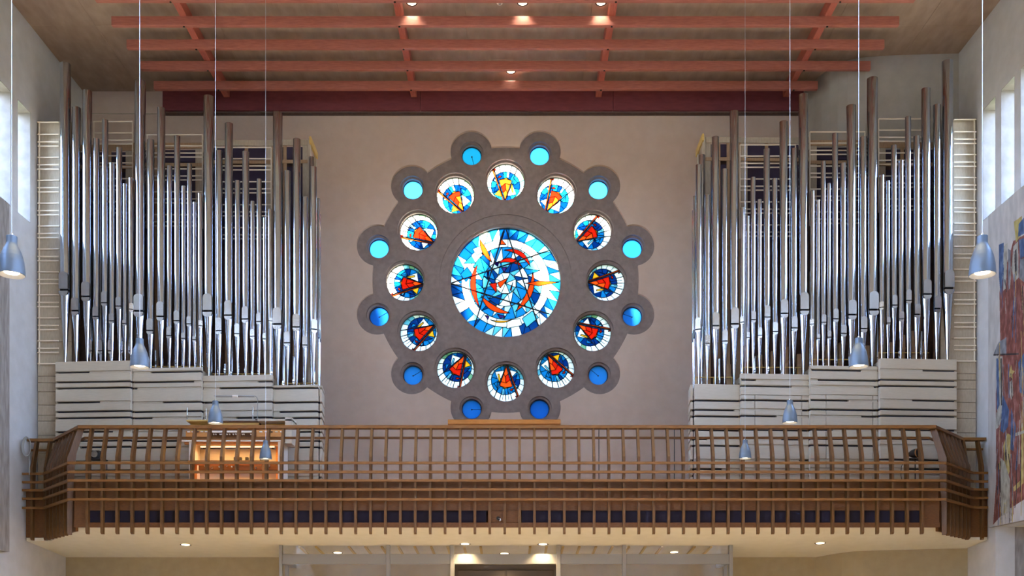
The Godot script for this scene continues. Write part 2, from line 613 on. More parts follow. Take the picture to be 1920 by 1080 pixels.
	var c := [Vector3(xm, h0, -d0), Vector3(xm, h1, -d0), Vector3(xm, h1, -d1), Vector3(xm, h0, -d1)]
	var uv := [Vector2(0, 1), Vector2(0, 0), Vector2(1, 0), Vector2(1, 1)]
	for t in [0, 1, 2, 0, 2, 3]:
		st.set_normal(Vector3.LEFT)
		st.set_uv(uv[t])
		st.add_vertex(c[t])
	var o := thing("painted_wall_slab", "concrete slab on the right wall painted with red, blue and yellow figures", "mural")
	part(o, "slab", box_between(Vector3(xm + 0.002, h0, -d0), Vector3(XR + 0.06, h1, 4.0)), M.concrete)
	part(o, "painting", st.commit(), m)

# ------------------------------------------------------------------ the rose window
var rose_c := Vector3.ZERO
var PXM := 0.0     # metres to a pixel on the rose wall

func rose() -> void:
	rose_c = at(948, 524, DW)
	PXM = DW / F
	var outline := circle(Vector2.ZERO, 250, 120)
	var dirs := []
	for k in 12:
		var a := deg_to_rad(15 + 30 * k)
		outline = Geometry2D.merge_polygons(outline, circle(Vector2(cos(a), sin(a)) * 249, 39, 48))[0]
	outline = Geometry2D.clip_polygons(outline, poly([-400, -265, 400, -265, 400, -500, -400, -500]))[0]
	# the wall in two halves round the opening
	var st := begin()
	for s in [-1, 1]:
		var half := poly([0, -650, s * 900, -650, s * 900, 480, 0, 480])
		for p in Geometry2D.clip_polygons(half, outline):
			var q := PackedVector2Array()
			for v in p: q.append(v * PXM)
			add_prism(st, q, -0.5, 0.0, Transform3D(Basis(), rose_c))
	var wall := solid("wall_back", st.commit(), M.wall, "taupe plastered end wall with a rose-shaped opening")
	# stone tracery: a front layer with wide holes and a back layer with narrower ones
	var centres := []
	for k in 12:
		var a := deg_to_rad(90 - 30 * k)
		centres.append(Vector2(cos(a), sin(a)) * 190)
	var small := []
	for k in 12:
		var a := deg_to_rad(75 - 30 * k)
		small.append(Vector2(cos(a), sin(a)) * 248)
	var tr := begin()
	for layer in 3:
		var grow: float = [22.0, 5.0, 1.0][layer]
		for w in 24:
			var a0 := deg_to_rad(15 * w)
			var a1 := deg_to_rad(15 * (w + 1))
			var wedge := PackedVector2Array([Vector2(cos(a0), sin(a0)) * 60, Vector2(cos(a0), sin(a0)) * 320, Vector2(cos((a0 + a1) / 2), sin((a0 + a1) / 2)) * 322, Vector2(cos(a1), sin(a1)) * 320, Vector2(cos(a1), sin(a1)) * 60])
			var ps: Array = Geometry2D.intersect_polygons(wedge, outline)
			var holes := [circle(Vector2.ZERO, 103 + grow, 96)]
			for c in centres: holes.append(circle(c, 35 + (minf(grow, 4.0) if layer < 2 else 0.5), 48))
			for c in small: holes.append(circle(c, 18.5 + (4.0 if layer < 2 else 0.5), 36))
			for h in holes:
				var nx := []
				for p in ps: nx.append_array(Geometry2D.clip_polygons(p, h))
				ps = nx
			for p in ps:
				if Geometry2D.is_polygon_clockwise(p): continue
				var q := PackedVector2Array()
				for v in p: q.append(v * PXM)
				var z: Array = [[-0.11, -0.08], [-0.16, -0.11], [-0.34, -0.16]][layer]
				add_prism(tr, q, z[0], z[1], Transform3D(Basis(), rose_c))
	solid("wall_tracery", tr.commit(), M.tracery, "grey stone tracery of the rose window with scalloped edge")
	# glass
	big_roundel()
	for k in 12:
		roundel(k, centres[k])
	var tints := [srgb(78, 142, 196), srgb(70, 132, 190), srgb(90, 154, 204)]
	for k in 12:
		var win := setting("window_%d" % (k + 14), "small round blue glass light in the scalloped rim of the rose window, number %d clockwise from the top" % (k + 1))
		var pos: Vector3 = rose_c + Vector3(small[k].x * PXM, small[k].y * PXM, -0.27)
		win.position = pos
		var r := 18.6 * PXM
		part(win, "glass_pane", prism(circle(Vector2.ZERO, r, 36), -0.006, 0.006), stained(tints[(k * 2) % 3] if k != 11 else srgb(44, 112, 138)))
		var ring := begin()
		var prof := [Vector2(r - 0.012, -0.015), Vector2(r + 0.008, -0.015), Vector2(r + 0.008, 0.02), Vector2(r - 0.012, 0.02), Vector2(r - 0.012, -0.015)]
		add_lathe(ring, prof, 36, Transform3D(Basis(Vector3.RIGHT, PI / 2), Vector3.ZERO))
		if k in [3, 4, 6, 7, 8, 11]:
			var an := deg_to_rad([160, 140, 0, 30, 30, -75][[3, 4, 6, 7, 8, 11].find(k)])
			add_bar(ring, Vector3(0, 0, 0.007), Vector3(cos(an) * r * 0.95, sin(an) * r * 0.95, 0.007), 0.006, 6)
			add_lathe(ring, [Vector2(0, 0.006), Vector2(0.018, 0.006), Vector2(0.018, 0.016), Vector2(0, 0.016)], 10, Transform3D(Basis(Vector3.RIGHT, PI / 2), Vector3.ZERO))
		part(win, "lead_came", ring.commit(), M.lead)
	# the plank under the rose
	var sill := part(self, "window_shelf", bevel(Vector3(2.54, 0.1, 0.3), 0.008), M.shelf_wood, at(945.5, 793, 22.95))
	tag(sill, "light orange wooden shelf board on the wall just below the rose window", "shelf")

# pieces: [outline, colour]; later shapes cut the earlier ones away
func lay(pieces: Array, shape: PackedVector2Array, c: Color) -> Array:
	var out := []
	for p in pieces:
		var rest: Array = Geometry2D.clip_polygons(p[0], shape)
		var hole := false
		for q in rest:
			if Geometry2D.is_polygon_clockwise(q): hole = true
		if hole:
			var mid := Vector2.ZERO
			for v in shape: mid += v / shape.size()
			for s in [-1, 1]:
				for q in Geometry2D.intersect_polygons(p[0], poly([mid.x, -3, mid.x + 4 * s, -3, mid.x + 4 * s, 3, mid.x, 3])):
					for t in Geometry2D.clip_polygons(q, shape): out.append([t, p[1]])
		else:
			for q in rest: out.append([q, p[1]])
	out.append([shape, c])
	return out

func cut(pieces: Array, a: Vector2, b: Vector2) -> Array:
	var out := []
	var t := (b - a).normalized()
	var n := Vector2(-t.y, t.x)
	for s in [-1, 1]:
		var side := PackedVector2Array([a - t * 5, a + t * 5, a + t * 5 + n * 5 * s, a - t * 5 + n * 5 * s])
		for p in pieces:
			for q in Geometry2D.intersect_polygons(p[0], side): out.append([q, p[1]])
	return out

func glaze(win: Node3D, pieces: Array, r: float, turn: float, lead: float) -> void:
	var came := begin()
	var xf := Transform2D(turn, Vector2.ZERO)
	for p in pieces:
		var ins: Array = Geometry2D.intersect_polygons(p[0], circle(Vector2.ZERO, 1.0, 72))
		for q in ins:
			if Geometry2D.is_polygon_clockwise(q) or q.size() < 3: continue
			var area := 0.0
			for k in q.size(): area += q[k].cross(q[(k + 1) % q.size()]) / 2
			var m := PackedVector2Array()
			for v in q: m.append(xf * v * r)
			if area < 0.0012:
				add_prism(came, m, -0.004, 0.004)
				continue
			part(win, "glass_pane", prism(m, -0.004, 0.004), stained(p[1]))
			for k in m.size():
				var a := m[k]
				var b := m[(k + 1) % m.size()]
				if (b - a).length() < 0.004: continue
				var n := Vector2(-(b - a).y, (b - a).x).normalized() * lead / 2
				add_prism(came, PackedVector2Array([a + n, b + n, b - n, a - n]), -0.008, 0.010)
	var prof := [Vector2(r - 0.012, -0.015), Vector2(r + 0.006, -0.015), Vector2(r + 0.006, 0.02), Vector2(r - 0.012, 0.02), Vector2(r - 0.012, -0.015)]
	add_lathe(came, prof, 64, Transform3D(Basis(Vector3.RIGHT, PI / 2), Vector3.ZERO))
	part(win, "lead_came", came.commit(), M.lead)

func arc_shape(pts: Array, w: float) -> PackedVector2Array:
	# a crescent through points, thick in the middle
	var l := PackedVector2Array()
	var rgt := PackedVector2Array()
	var n := 10
	var c: Vector2 = pts[1] * 2.0 - (pts[0] + pts[2]) / 2.0
	for k in n + 1:
		var t := float(k) / n
		var p: Vector2 = pts[0] * (1 - t) * (1 - t) + c * 2 * t * (1 - t) + pts[2] * t * t
		var v: Vector2 = (c - pts[0]) * (1 - t) + (pts[2] - c) * t
		var nn := v.normalized().orthogonal() * w * sin(PI * t) * 0.5
		l.append(p + nn)
		if k > 0 and k < n: rgt.append(p - nn)
	rgt.reverse()
	l.append_array(rgt)
	return l

func big_roundel() -> void:
	var win := setting("window_1", "large round stained glass window at the centre of the rose")
	win.position = rose_c + Vector3(0, 0, -0.26)
	var r := 104.5 * PXM
	var g := RandomNumberGenerator.new()
	g.seed = 21
	var deep := srgb(42, 116, 170)
	var mid := srgb(74, 168, 208)
	var light := srgb(140, 204, 220)
	var pale := srgb(208, 226, 232)
	var white := srgb(250, 250, 248)
	var mauve := srgb(120, 92, 160)
	var purple := srgb(62, 46, 120)
	var pieces := []
	var radii := [0.0, 0.20, 0.42, 0.66, 0.80, 1.02]
	var nums := [8, 12, 19, 17, 34]
	for ring in 5:
		var n: int = nums[ring]
		var off := g.randf() * 0.5
		for k in n:
			var a0 := TAU * (k + off) / n
			var a1 := TAU * (k + 1 + off) / n
			var r0: float = radii[ring]
			var r1: float = radii[ring + 1]
			var p0 := Vector2(cos(a0), sin(a0))
			var p1 := Vector2(cos(a1), sin(a1))
			var pm := Vector2(cos((a0 + a1) / 2), sin((a0 + a1) / 2))
			var am := rad_to_deg((a0 + a1) / 2)
			var dark := clampf(0.5 - 0.5 * sin((a0 + a1) / 2 + 0.3), 0, 1)
			var pick := func() -> Color:
				var t := g.randf()
				return deep if t < 0.26 else mid if t < 0.56 else light if t < 0.74 else white if t < 0.92 else pale
			if ring == 3:
				var c: Color = white
				pieces.append([PackedVector2Array([p0 * r0, p0 * r1, pm * r1, p1 * r1, p1 * r0, pm * r0]), c])
			elif r0 == 0.0:
				pieces.append([PackedVector2Array([Vector2.ZERO, p0 * r1, p1 * r1]), pick.call() if g.randf() < 0.6 else white])
			elif ring == 4 and g.randf() < 0.35:
				pieces.append([PackedVector2Array([p0 * r0, p0 * r1, pm * r1, p1 * r1, p1 * r0]), pick.call()])
			else:
				pieces.append([PackedVector2Array([p0 * r0, p0 * r1, p1 * r0]), pick.call()])
				pieces.append([PackedVector2Array([p0 * r1, pm * r1, p1 * r1, p1 * r0]), pick.call()])
	var red := srgb(222, 84, 62)
	var orange := srgb(240, 124, 68)
	var yellow := srgb(248, 190, 70)
	# where the white ring is broken
	pieces = lay(pieces, poly([-0.60, 0.62, -0.42, 0.70, -0.36, 0.60, -0.52, 0.50]), light)
	pieces = lay(pieces, poly([-0.82, 0.16, -0.70, 0.30, -0.60, 0.16, -0.72, 0.02]), deep)
	pieces = lay(pieces, poly([-0.76, 0.36, -0.62, 0.50, -0.54, 0.36]), mid)
	pieces = lay(pieces, poly([0.02, -0.82, 0.3, -0.76, 0.26, -0.64, 0.02, -0.68]), white)
	pieces = lay(pieces, poly([0.38, -0.80, 0.60, -0.62, 0.48, -0.50, 0.30, -0.64]), light)
	for c in [[[-0.47, 0.80], [-0.38, 0.58], [-0.25, 0.38], 0.09, orange], [[-0.03, 0.60], [0.26, 0.54], [0.45, 0.30], 0.08, red], [[-0.13, 0.36], [0.08, 0.42], [0.30, 0.30], 0.08, red],
		[[-0.51, 0.34], [-0.59, -0.04], [-0.47, -0.44], 0.10, red], [[-0.44, -0.22], [-0.24, -0.44], [0.08, -0.54], 0.10, orange], [[0.49, 0.20], [0.43, -0.18], [0.17, -0.52], 0.10, orange], [[-0.28, -0.66], [-0.08, -0.70], [0.12, -0.66], 0.03, yellow]]:
		pieces = lay(pieces, arc_shape([Vector2(c[0][0], c[0][1]), Vector2(c[1][0], c[1][1]), Vector2(c[2][0], c[2][1])], c[3]), c[4])
	pieces = lay(pieces, poly([0.35, 0.0, 0.6, 0.04, 0.97, 0.02, 0.6, -0.05]), orange)
	pieces = lay(pieces, poly([-0.05, 0.94, -0.02, 0.94, -0.10, 0.69, -0.13, 0.69]), red)
	pieces = lay(pieces, poly([-0.08, 0.80, 0.01, 0.70, -0.09, 0.70]), orange)
	pieces = lay(pieces, poly([-0.30, -0.01, -0.16, 0.01, -0.17, -0.17]), red)
	pieces = lay(pieces, poly([-0.15, 0.01, 0.05, 0.10, -0.10, -0.09]), orange)
	pieces = lay(pieces, poly([0.08, -0.12, 0.13, 0.02, 0.10, -0.14]), red)
	pieces = lay(pieces, poly([-0.22, 0.36, -0.12, 0.40, -0.14, 0.30]), purple)
	pieces = lay(pieces, poly([-0.08, 0.28, 0.02, 0.30, -0.02, 0.20]), mauve)
	pieces = lay(pieces, poly([-0.34, 0.20, -0.30, 0.22, -0.32, 0.06]), purple)
	pieces = lay(pieces, poly([-0.38, -0.58, -0.30, -0.60, -0.32, -0.66]), mauve)
	pieces = lay(pieces, poly([-0.15, -0.56, 0.0, -0.60, -0.10, -0.64]), mauve)
	var bars := [[[-0.03, 0.955], [-0.57, -0.79]], [[0.015, 0.955], [0.59, -0.76]], [[-0.985, 0.0], [0.77, 0.585]], [[-0.985, -0.01], [0.79, -0.56]]]
	for b in bars:
		pieces = cut(pieces, Vector2(b[0][0], b[0][1]), Vector2(b[1][0], b[1][1]))
	glaze(win, pieces, r, 0.0, 0.011)
	for b in bars:
		part(win, "saddle_bar", bar(Vector3(b[0][0], b[0][1], 0) * r + Vector3(0, 0, 0.012), Vector3(b[1][0], b[1][1], 0) * r + Vector3(0, 0, 0.012), 0.016, 6), M.lead)

func roundel(k: int, c: Vector2) -> void:
	var clock := ["twelve", "one", "two", "three", "four", "five", "six", "seven", "eight", "nine", "ten", "eleven"]
	var win := setting("window_%d" % (k + 2), "round stained glass medallion at %s o'clock in the rose window" % clock[k])
	win.position = rose_c + Vector3(c.x * PXM, c.y * PXM, -0.26)
	var r := 35.6 * PXM
	var g := RandomNumberGenerator.new()
	g.seed = 100 + k
	var deep := srgb(34, 104, 164)
	var mid := srgb(62, 160, 204)
	var light := srgb(150, 204, 220)
	var green := srgb(166, 200, 178)
	var white := srgb(250, 250, 248)
	var red := srgb(222, 84, 58)
	var orange := srgb(242, 136, 74)
	var yellow := srgb(248, 200, 90)
	var pieces := []
	var ic := Vector2(0, 0.17)
	var ir := 0.77
	# outer crescent of short segments
	var n := 19
	for i in n:
		var a0 := TAU * i / n + 0.1
		var a1 := TAU * (i + 1) / n + 0.1
		var t := g.randf()
		var col: Color = white if sin(a0) < -0.3 or t < 0.5 else light if t < 0.75 else green
		pieces.append([PackedVector2Array([ic + Vector2(cos(a0), sin(a0)) * ir, Vector2(cos(a0), sin(a0)) * 1.4, Vector2(cos(a1), sin(a1)) * 1.4, ic + Vector2(cos(a1), sin(a1)) * ir]), col])
	# inner disc
	var spokes := [95, 62, 35, 5, -25, -55, -78, -100, -125, -160, 170, 140, 118]
	for i in spokes.size():
		var a0 := deg_to_rad(spokes[i] + g.randf_range(-6, 6))
		spokes[i] = rad_to_deg(a0)
	for i in spokes.size():
		var a0 := deg_to_rad(spokes[i])
		var a1 := deg_to_rad(spokes[(i + 1) % spokes.size()])
		while a1 > a0: a1 -= TAU
		var pp := PackedVector2Array([ic])
		for j in 5:
			var a := lerpf(a0, a1, j / 4.0)
			pp.append(ic + Vector2(cos(a), sin(a)) * ir)
		pieces.append([pp, deep if g.randf() < 0.5 else mid])
	pieces = lay(pieces, poly([-0.56, 0.62, -0.06, 0.70, -0.22, 0.36, -0.34, 0.00]), white)
	pieces = lay(pieces, poly([-0.42, 0.50, -0.34, 0.50, -0.27, 0.20, -0.34, 0.04]), yellow if g.randf() < 0.5 else light)
	pieces = lay(pieces, poly([0.16, 0.74, 0.60, 0.62, 0.30, 0.30]), white if g.randf() < 0.6 else yellow)
	pieces = lay(pieces, poly([0.30, 0.24, 0.62, 0.50, 0.50, 0.05]), deep)
	pieces = lay(pieces, poly([0.50, -0.04, 0.66, -0.16, 0.44, -0.30]), light)
	pieces = lay(pieces, poly([-0.62, 0.0, -0.44, 0.12, -0.46, -0.24]), mid)
	pieces = lay(pieces, poly([0.03, 0.90, 0.14, 0.52, -0.02, 0.36, -0.10, 0.52]), orange)
	pieces = lay(pieces, poly([0.14, 0.52, 0.24, 0.20, 0.02, 0.02, -0.02, 0.36]), red)
	pieces = lay(pieces, poly([-0.10, 0.52, -0.02, 0.36, 0.02, 0.02, -0.24, 0.10]), orange if g.randf() < 0.5 else red)
	pieces = lay(pieces, poly([-0.24, 0.10, 0.02, 0.02, 0.24, 0.20, 0.36, -0.16, 0.0, -0.22, -0.32, -0.12]), red if g.randf() < 0.6 else orange)
	pieces = lay(pieces, poly([-0.30, -0.14, 0.0, -0.22, 0.30, -0.18, -0.02, -0.27]), yellow)
	pieces = lay(pieces, poly([-0.18, -0.27, -0.05, -0.28, -0.07, -0.60, -0.20, -0.60]), light)
	pieces = lay(pieces, poly([0.20, -0.34, 0.44, -0.24, 0.32, -0.40]), red)
	pieces = lay(pieces, poly([0.10, 0.94, 0.14, 0.94, 0.76, -0.82, 0.70, -0.84]), orange)
	pieces = lay(pieces, poly([0.50, -0.66, 0.62, -0.84, 0.70, -0.70]), red)
	pieces = cut(pieces, Vector2(0.02, 0.95), Vector2(-0.63, -0.83))
	pieces = cut(pieces, Vector2(0.05, 0.95), Vector2(0.66, -0.83))
	var turn := deg_to_rad(180.0 - 30.0 * k)
	glaze(win, pieces, r, turn, 0.010)
	var b2 := Basis(Vector3.BACK, turn)
	for e in [[0.02, 0.95, -0.63, -0.80], [0.05, 0.95, 0.64, -0.80]]:
		part(win, "saddle_bar", bar(b2 * Vector3(e[0], e[1], 0) * r + Vector3(0, 0, 0.01), b2 * Vector3(e[2], e[3], 0) * r + Vector3(0, 0, 0.01), 0.010, 6), M.lead)
	for i in 5:
		var x := -0.22 + 0.11 * i
		part(win, "painted_ray", bar(b2 * Vector3(x, -0.42, 0) * r + Vector3(0, 0, 0.006), b2 * Vector3(x * 1.5, -0.86, 0) * r + Vector3(0, 0, 0.006), 0.006, 5), M.lead)
	if k == 10:
		var f := SystemFont.new()
		f.font_names = PackedStringArray(["Droid Sans"])
		f.font_weight = 700
		var tm := TextMesh.new()
		tm.font = f
		tm.text = "UES"
		tm.font_size = 16
		tm.pixel_size = 0.0075
		tm.depth = 0.004
		part(win, "lettering", tm, M.lead, Vector3(-0.19, 0.13, 0.012), Basis(Vector3.BACK, deg_to_rad(42)))

# ------------------------------------------------------------------ trees behind the church; they shade the lower half of the rose
func outside() -> void:
	solid("floor_lawn", box_between(Vector3(-24, -0.3, -54), Vector3(24, 0, -24.01)), M.lawn, "lawn behind the church")
	var n := FastNoiseLite.new()
	n.seed = 5
	n.frequency = 0.45
	n.fractal_octaves = 4
	# distance behind the camera's far wall, place across, height
	var spots := []
	for k in 6: spots.append([-9.5 + 3.8 * k, [19.9, 20.5, 19.9, 20.3, 20.6, 19.9][k], 43.0])
	for k in 5: spots.append([-7.6 + 3.8 * k, [22.0, 21.7, 22.2, 21.8, 22.2][k], 47.6])
	for k in spots.size():
		var q: Array = spots[k]
		var row := "front" if k < 6 else "back"
		var o := thing("garden_tree", "leafy green tree outside behind the rose window, %s from the left in the %s row" % [ordinal(k if k < 6 else k - 6), row], "tree", Vector3(q[0], 0, -q[2]), 0.0, "trees behind the church")
		part(o, "trunk", lathe([Vector2(0.25, 0), Vector2(0.18, 2.0), Vector2(0.10, 6.0)], 10), M.wood_pipe)
		var st := begin()
		var rows := 22
		var seg := 22
		var pt := func(i: int, j: int) -> Vector3:
			var t := float(i) / rows
			var a := TAU * j / seg
			var rr: float = 1.66 * sqrt(maxf(0.0, sin(PI * pow(t, 0.8))))
			var v := Vector3(cos(a) * rr, 1.6 + (q[1] - 1.6) * t, sin(a) * rr)
			var f: float = 1.0 + 0.2 * n.get_noise_3d(v.x * 2.0 + k * 9.0, v.y * 1.2, v.z * 2.0)
			return Vector3(v.x * f, v.y, v.z * f)
		for i in rows:
			for j in seg:
				var c := Vector3(0, 1.6 + (q[1] - 1.6) * (i + 0.5) / rows, 0)
				var m: Vector3 = pt.call(i, j)
				quad(st, m, pt.call(i + 1, j), pt.call(i + 1, (j + 1) % seg), pt.call(i, (j + 1) % seg), m - c)
		part(o, "foliage", st.commit(), M.leaves)

# ------------------------------------------------------------------ ceiling beams
func ceiling_beams() -> void:
	var grid := thing("ceiling_beam_grid", "red-brown timber beams in a wide grid hung under the ceiling", "beams")
	for k in range(-5, 4):
		var d := 19.85 + 0.785 * k
		var x1 := 7.62 if k < 3 else 6.74
		part(grid, "cross_beam", bevel(Vector3(x1 + 7.82, 0.18, 0.09), 0.006), M.beam, Vector3((x1 - 7.82) / 2, 11.873 + EYE, -d - 0.045))
	for x in [-6.41, -2.18, 1.99, 6.22]:
		part(grid, "joist", bevel(Vector3(0.135, 0.236, 8.0), 0.006), M.joist, Vector3(x, 12.08 + EYE, -18.9))
		for k in range(-5, 4):
			part(grid, "bolt", lathe([Vector2(0, -0.012), Vector2(0.02, -0.012), Vector2(0.02, 0.0)], 8), M.dark, Vector3(x, 11.783 + EYE, -19.895 - 0.785 * k))
	var xs := [-7.9, -2.04, 2.33, 6.66]
	var fas := thing("fascia_board", "dark wine-red fascia board along the end wall behind the last ceiling beam", "board")
	for k in 3:
		part(fas, "board", bevel(Vector3(xs[k + 1] - xs[k] - 0.006, 0.47, 0.06), 0.004), M.fascia, Vector3((xs[k] + xs[k + 1]) / 2, 11.955 + EYE, -DW + 0.07))
	solid("trim_2", box_between(Vector3(-7.92, 11.645 + EYE, -DW), Vector3(6.68, 11.70 + EYE, -DW + 0.05)), M.case_dark, "narrow dark moulding under the wine-red fascia board")
	solid("trim_3", box_between(Vector3(-9.7, 11.68 + EYE, -DW), Vector3(-7.93, 11.70 + EYE, -DW + 0.015)), M.case_beige, "thin plaster ledge on the end wall left of the fascia board")

# ------------------------------------------------------------------ balcony
# plan of the balcony front moved outwards by o: wall, wing corner, front corner, front corner, wing corner, wall (x, distance)
func front_line(o: float) -> Array:
	return [Vector2(XL + 0.02, 20.45 - o), Vector2(-9.17 - 0.481 * o, 20.45 - o), Vector2(-8.09 - 0.48 * o, 19.1 - o), Vector2(7.96 + 0.48 * o, 19.1 - o), Vector2(9.03 + 0.481 * o, 20.34 - o), Vector2(XR - 0.02, 20.34 - o)]

func strip(o0: float, o1: float, from := 0, to := 5) -> PackedVector2Array:
	var p := PackedVector2Array()
	var a := front_line(o1)
	var b := front_line(o0)
	for k in range(from, to + 1): p.append(a[k])
	for k in range(to, from - 1, -1): p.append(b[k])
	return p

func balcony() -> void:
	var deck := strip(0.06, 0.06)
	deck.append(Vector2(XR - 0.01, 23.1))
	deck.append(Vector2(XL + 0.01, 23.1))
	var inner := PackedVector2Array()
	for v in front_line(0.05): inner.append(v)
	inner.append(Vector2(XR, 23.08))
	inner.append(Vector2(XL, 23.08))
	solid("floor_gallery", plan(inner, 2.3 + EYE, 2.62 + EYE), M.oak, "wooden floor of the organ gallery")
	# the sloping underside
	var st := begin()
	var und := PackedVector2Array()
	for v in front_line(0.1): und.append(v)
	und.append(Vector2(XR, 22.4))
	und.append(Vector2(XL, 22.4))
	var idx := Geometry2D.triangulate_polygon(und)
	var hh := func(v: Vector2, up: float) -> Vector3: return Vector3(v.x, EYE + 1.87 - 0.1097 * (v.y - 19.0) + up, -v.y)
	for k in range(0, idx.size(), 3):
		tri(st, hh.call(und[idx[k]], 0.0), hh.call(und[idx[k + 1]], 0.0), hh.call(und[idx[k + 2]], 0.0), Vector3.DOWN)
		tri(st, hh.call(und[idx[k]], 0.06), hh.call(und[idx[k + 1]], 0.06), hh.call(und[idx[k + 2]], 0.06), Vector3.UP)
	for k in und.size():
		var a := und[k]
		var b := und[(k + 1) % und.size()]
		quad(st, hh.call(a, 0.0), hh.call(b, 0.0), hh.call(b, 0.06), hh.call(a, 0.06), Vector3((b - a).y, 0, (b - a).x))
	solid("ceiling_gallery", st.commit(), M.soffit, "cream underside of the organ gallery sloping down to the back")

	var bal := thing("gallery_balustrade", "brown slatted wooden balustrade of the organ gallery with rails and upright slats", "balustrade")
	# rails
	part(bal, "handrail", plan(strip(-0.09, 0.07), 3.73 + EYE, 3.785 + EYE), M.rail_wood)
	part(bal, "rail", plan(strip(-0.11, -0.07), 3.555 + EYE, 3.595 + EYE), M.rail_wood)
	for y in [868.0, 885.0, 901.0, 918.0, 936.5]:
		var h: float = (PY - y) * 18.84 / F + EYE
		part(bal, "rail", plan(strip(0.235, 0.285), h - 0.022, h + 0.022), M.rail_wood)
	# closed boards behind the slats
	part(bal, "upper_board", plan(strip(0.06, 0.115), 2.36 + EYE, 2.75 + EYE), M.panel_wood)
	part(bal, "middle_board", plan(strip(0.08, 0.14, 2, 3), 2.175 + EYE, 2.36 + EYE), M.panel_wood)
	part(bal, "lower_board", plan(strip(0.08, 0.15, 2, 3), 1.86 + EYE, 1.948 + EYE), M.panel_wood)
	for w in [[0, 2], [3, 5]]:
		part(bal, "wing_board", plan(strip(0.06, 0.115, w[0], w[1]), 1.79 + EYE, 2.36 + EYE), M.panel_wood)
	for p in [[167.0, 912.0], [978.0, 1727.0]]:
		var cx := (hx(p[0], 18.98) + hx(p[1], 18.98)) / 2
		part(bal, "cloth_panel", bevel(Vector3(hx(p[1], 18.98) - hx(p[0], 18.98), 0.23, 0.02), 0.002), M.navy_cloth, Vector3(cx, 2.062 + EYE, -19.0))
	for p in [[139.0, 168.0], [1726.0, 1761.0]]:
		part(bal, "end_panel", bevel(Vector3(hx(p[1], 18.96) - hx(p[0], 18.96), 0.24, 0.03), 0.004), M.panel_wood, Vector3((hx(p[0], 18.96) + hx(p[1], 18.96)) / 2, 2.062 + EYE, -18.975))
	part(bal, "hatch", bevel(Vector3(0.60, 0.225, 0.03), 0.005), M.panel_wood, Vector3(hx(945, 18.96), 2.062 + EYE, -18.975))
	# the slats
	var prof := poly([-0.07, 3.735, 0.045, 3.735, 0.20, 3.26, 0.235, 3.17, 0.235, 1.755, 0.205, 1.725, 0.15, 1.725, 0.135, 2.3, 0.10, 3.0, 0.07, 3.26])
	var slat := prism(prof, -0.023, 0.023)
	var put := func(pos: Vector2, out: Vector2) -> void:
		var o := Vector3(out.x, 0, -out.y).normalized()
		part(bal, "slat", slat, M.post_wood, Vector3(pos.x, EYE, -pos.y), Basis(o, Vector3.UP, o.cross(Vector3.UP)))
	for k in 57:
		put.call(Vector2(hx(163.0 + 27.975 * k, 18.88), 19.1), Vector2(0, -1))
	var L := front_line(0.0)
	for k in 7:
		var t := (k + 0.3) / 7.0
		put.call(L[2].lerp(L[1], t), Vector2(-0.781, -0.625))
		put.call(L[3].lerp(L[4], t), Vector2(0.781, -0.625))
	for p in [59.0, 84.0]: put.call(Vector2(hx(p, 20.22), 20.45), Vector2(0, -1))
	for p in [1815.0, 1843.0]: put.call(Vector2(hx(p, 20.11), 20.34), Vector2(0, -1))
	# lock of the hatch
	var lock := thing("padlock_hook", "small black and chrome hook hanging on the middle panel of the balustrade", "hook", Vector3(hx(934, 18.9), hy(972, 18.95), -18.95))
	part(lock, "plate", lathe([Vector2(0, 0), Vector2(0.035, 0), Vector2(0.035, 0.02), Vector2(0, 0.02)], 14), M.black, Vector3.ZERO, Basis(Vector3.RIGHT, PI / 2))
	part(lock, "shackle", path_bar([Vector3(0.01, 0, 0.03), Vector3(0.04, -0.01, 0.05), Vector3(0.055, -0.04, 0.05), Vector3(0.03, -0.06, 0.05), Vector3(0.035, -0.03, 0.04)], 0.009), M.steel)

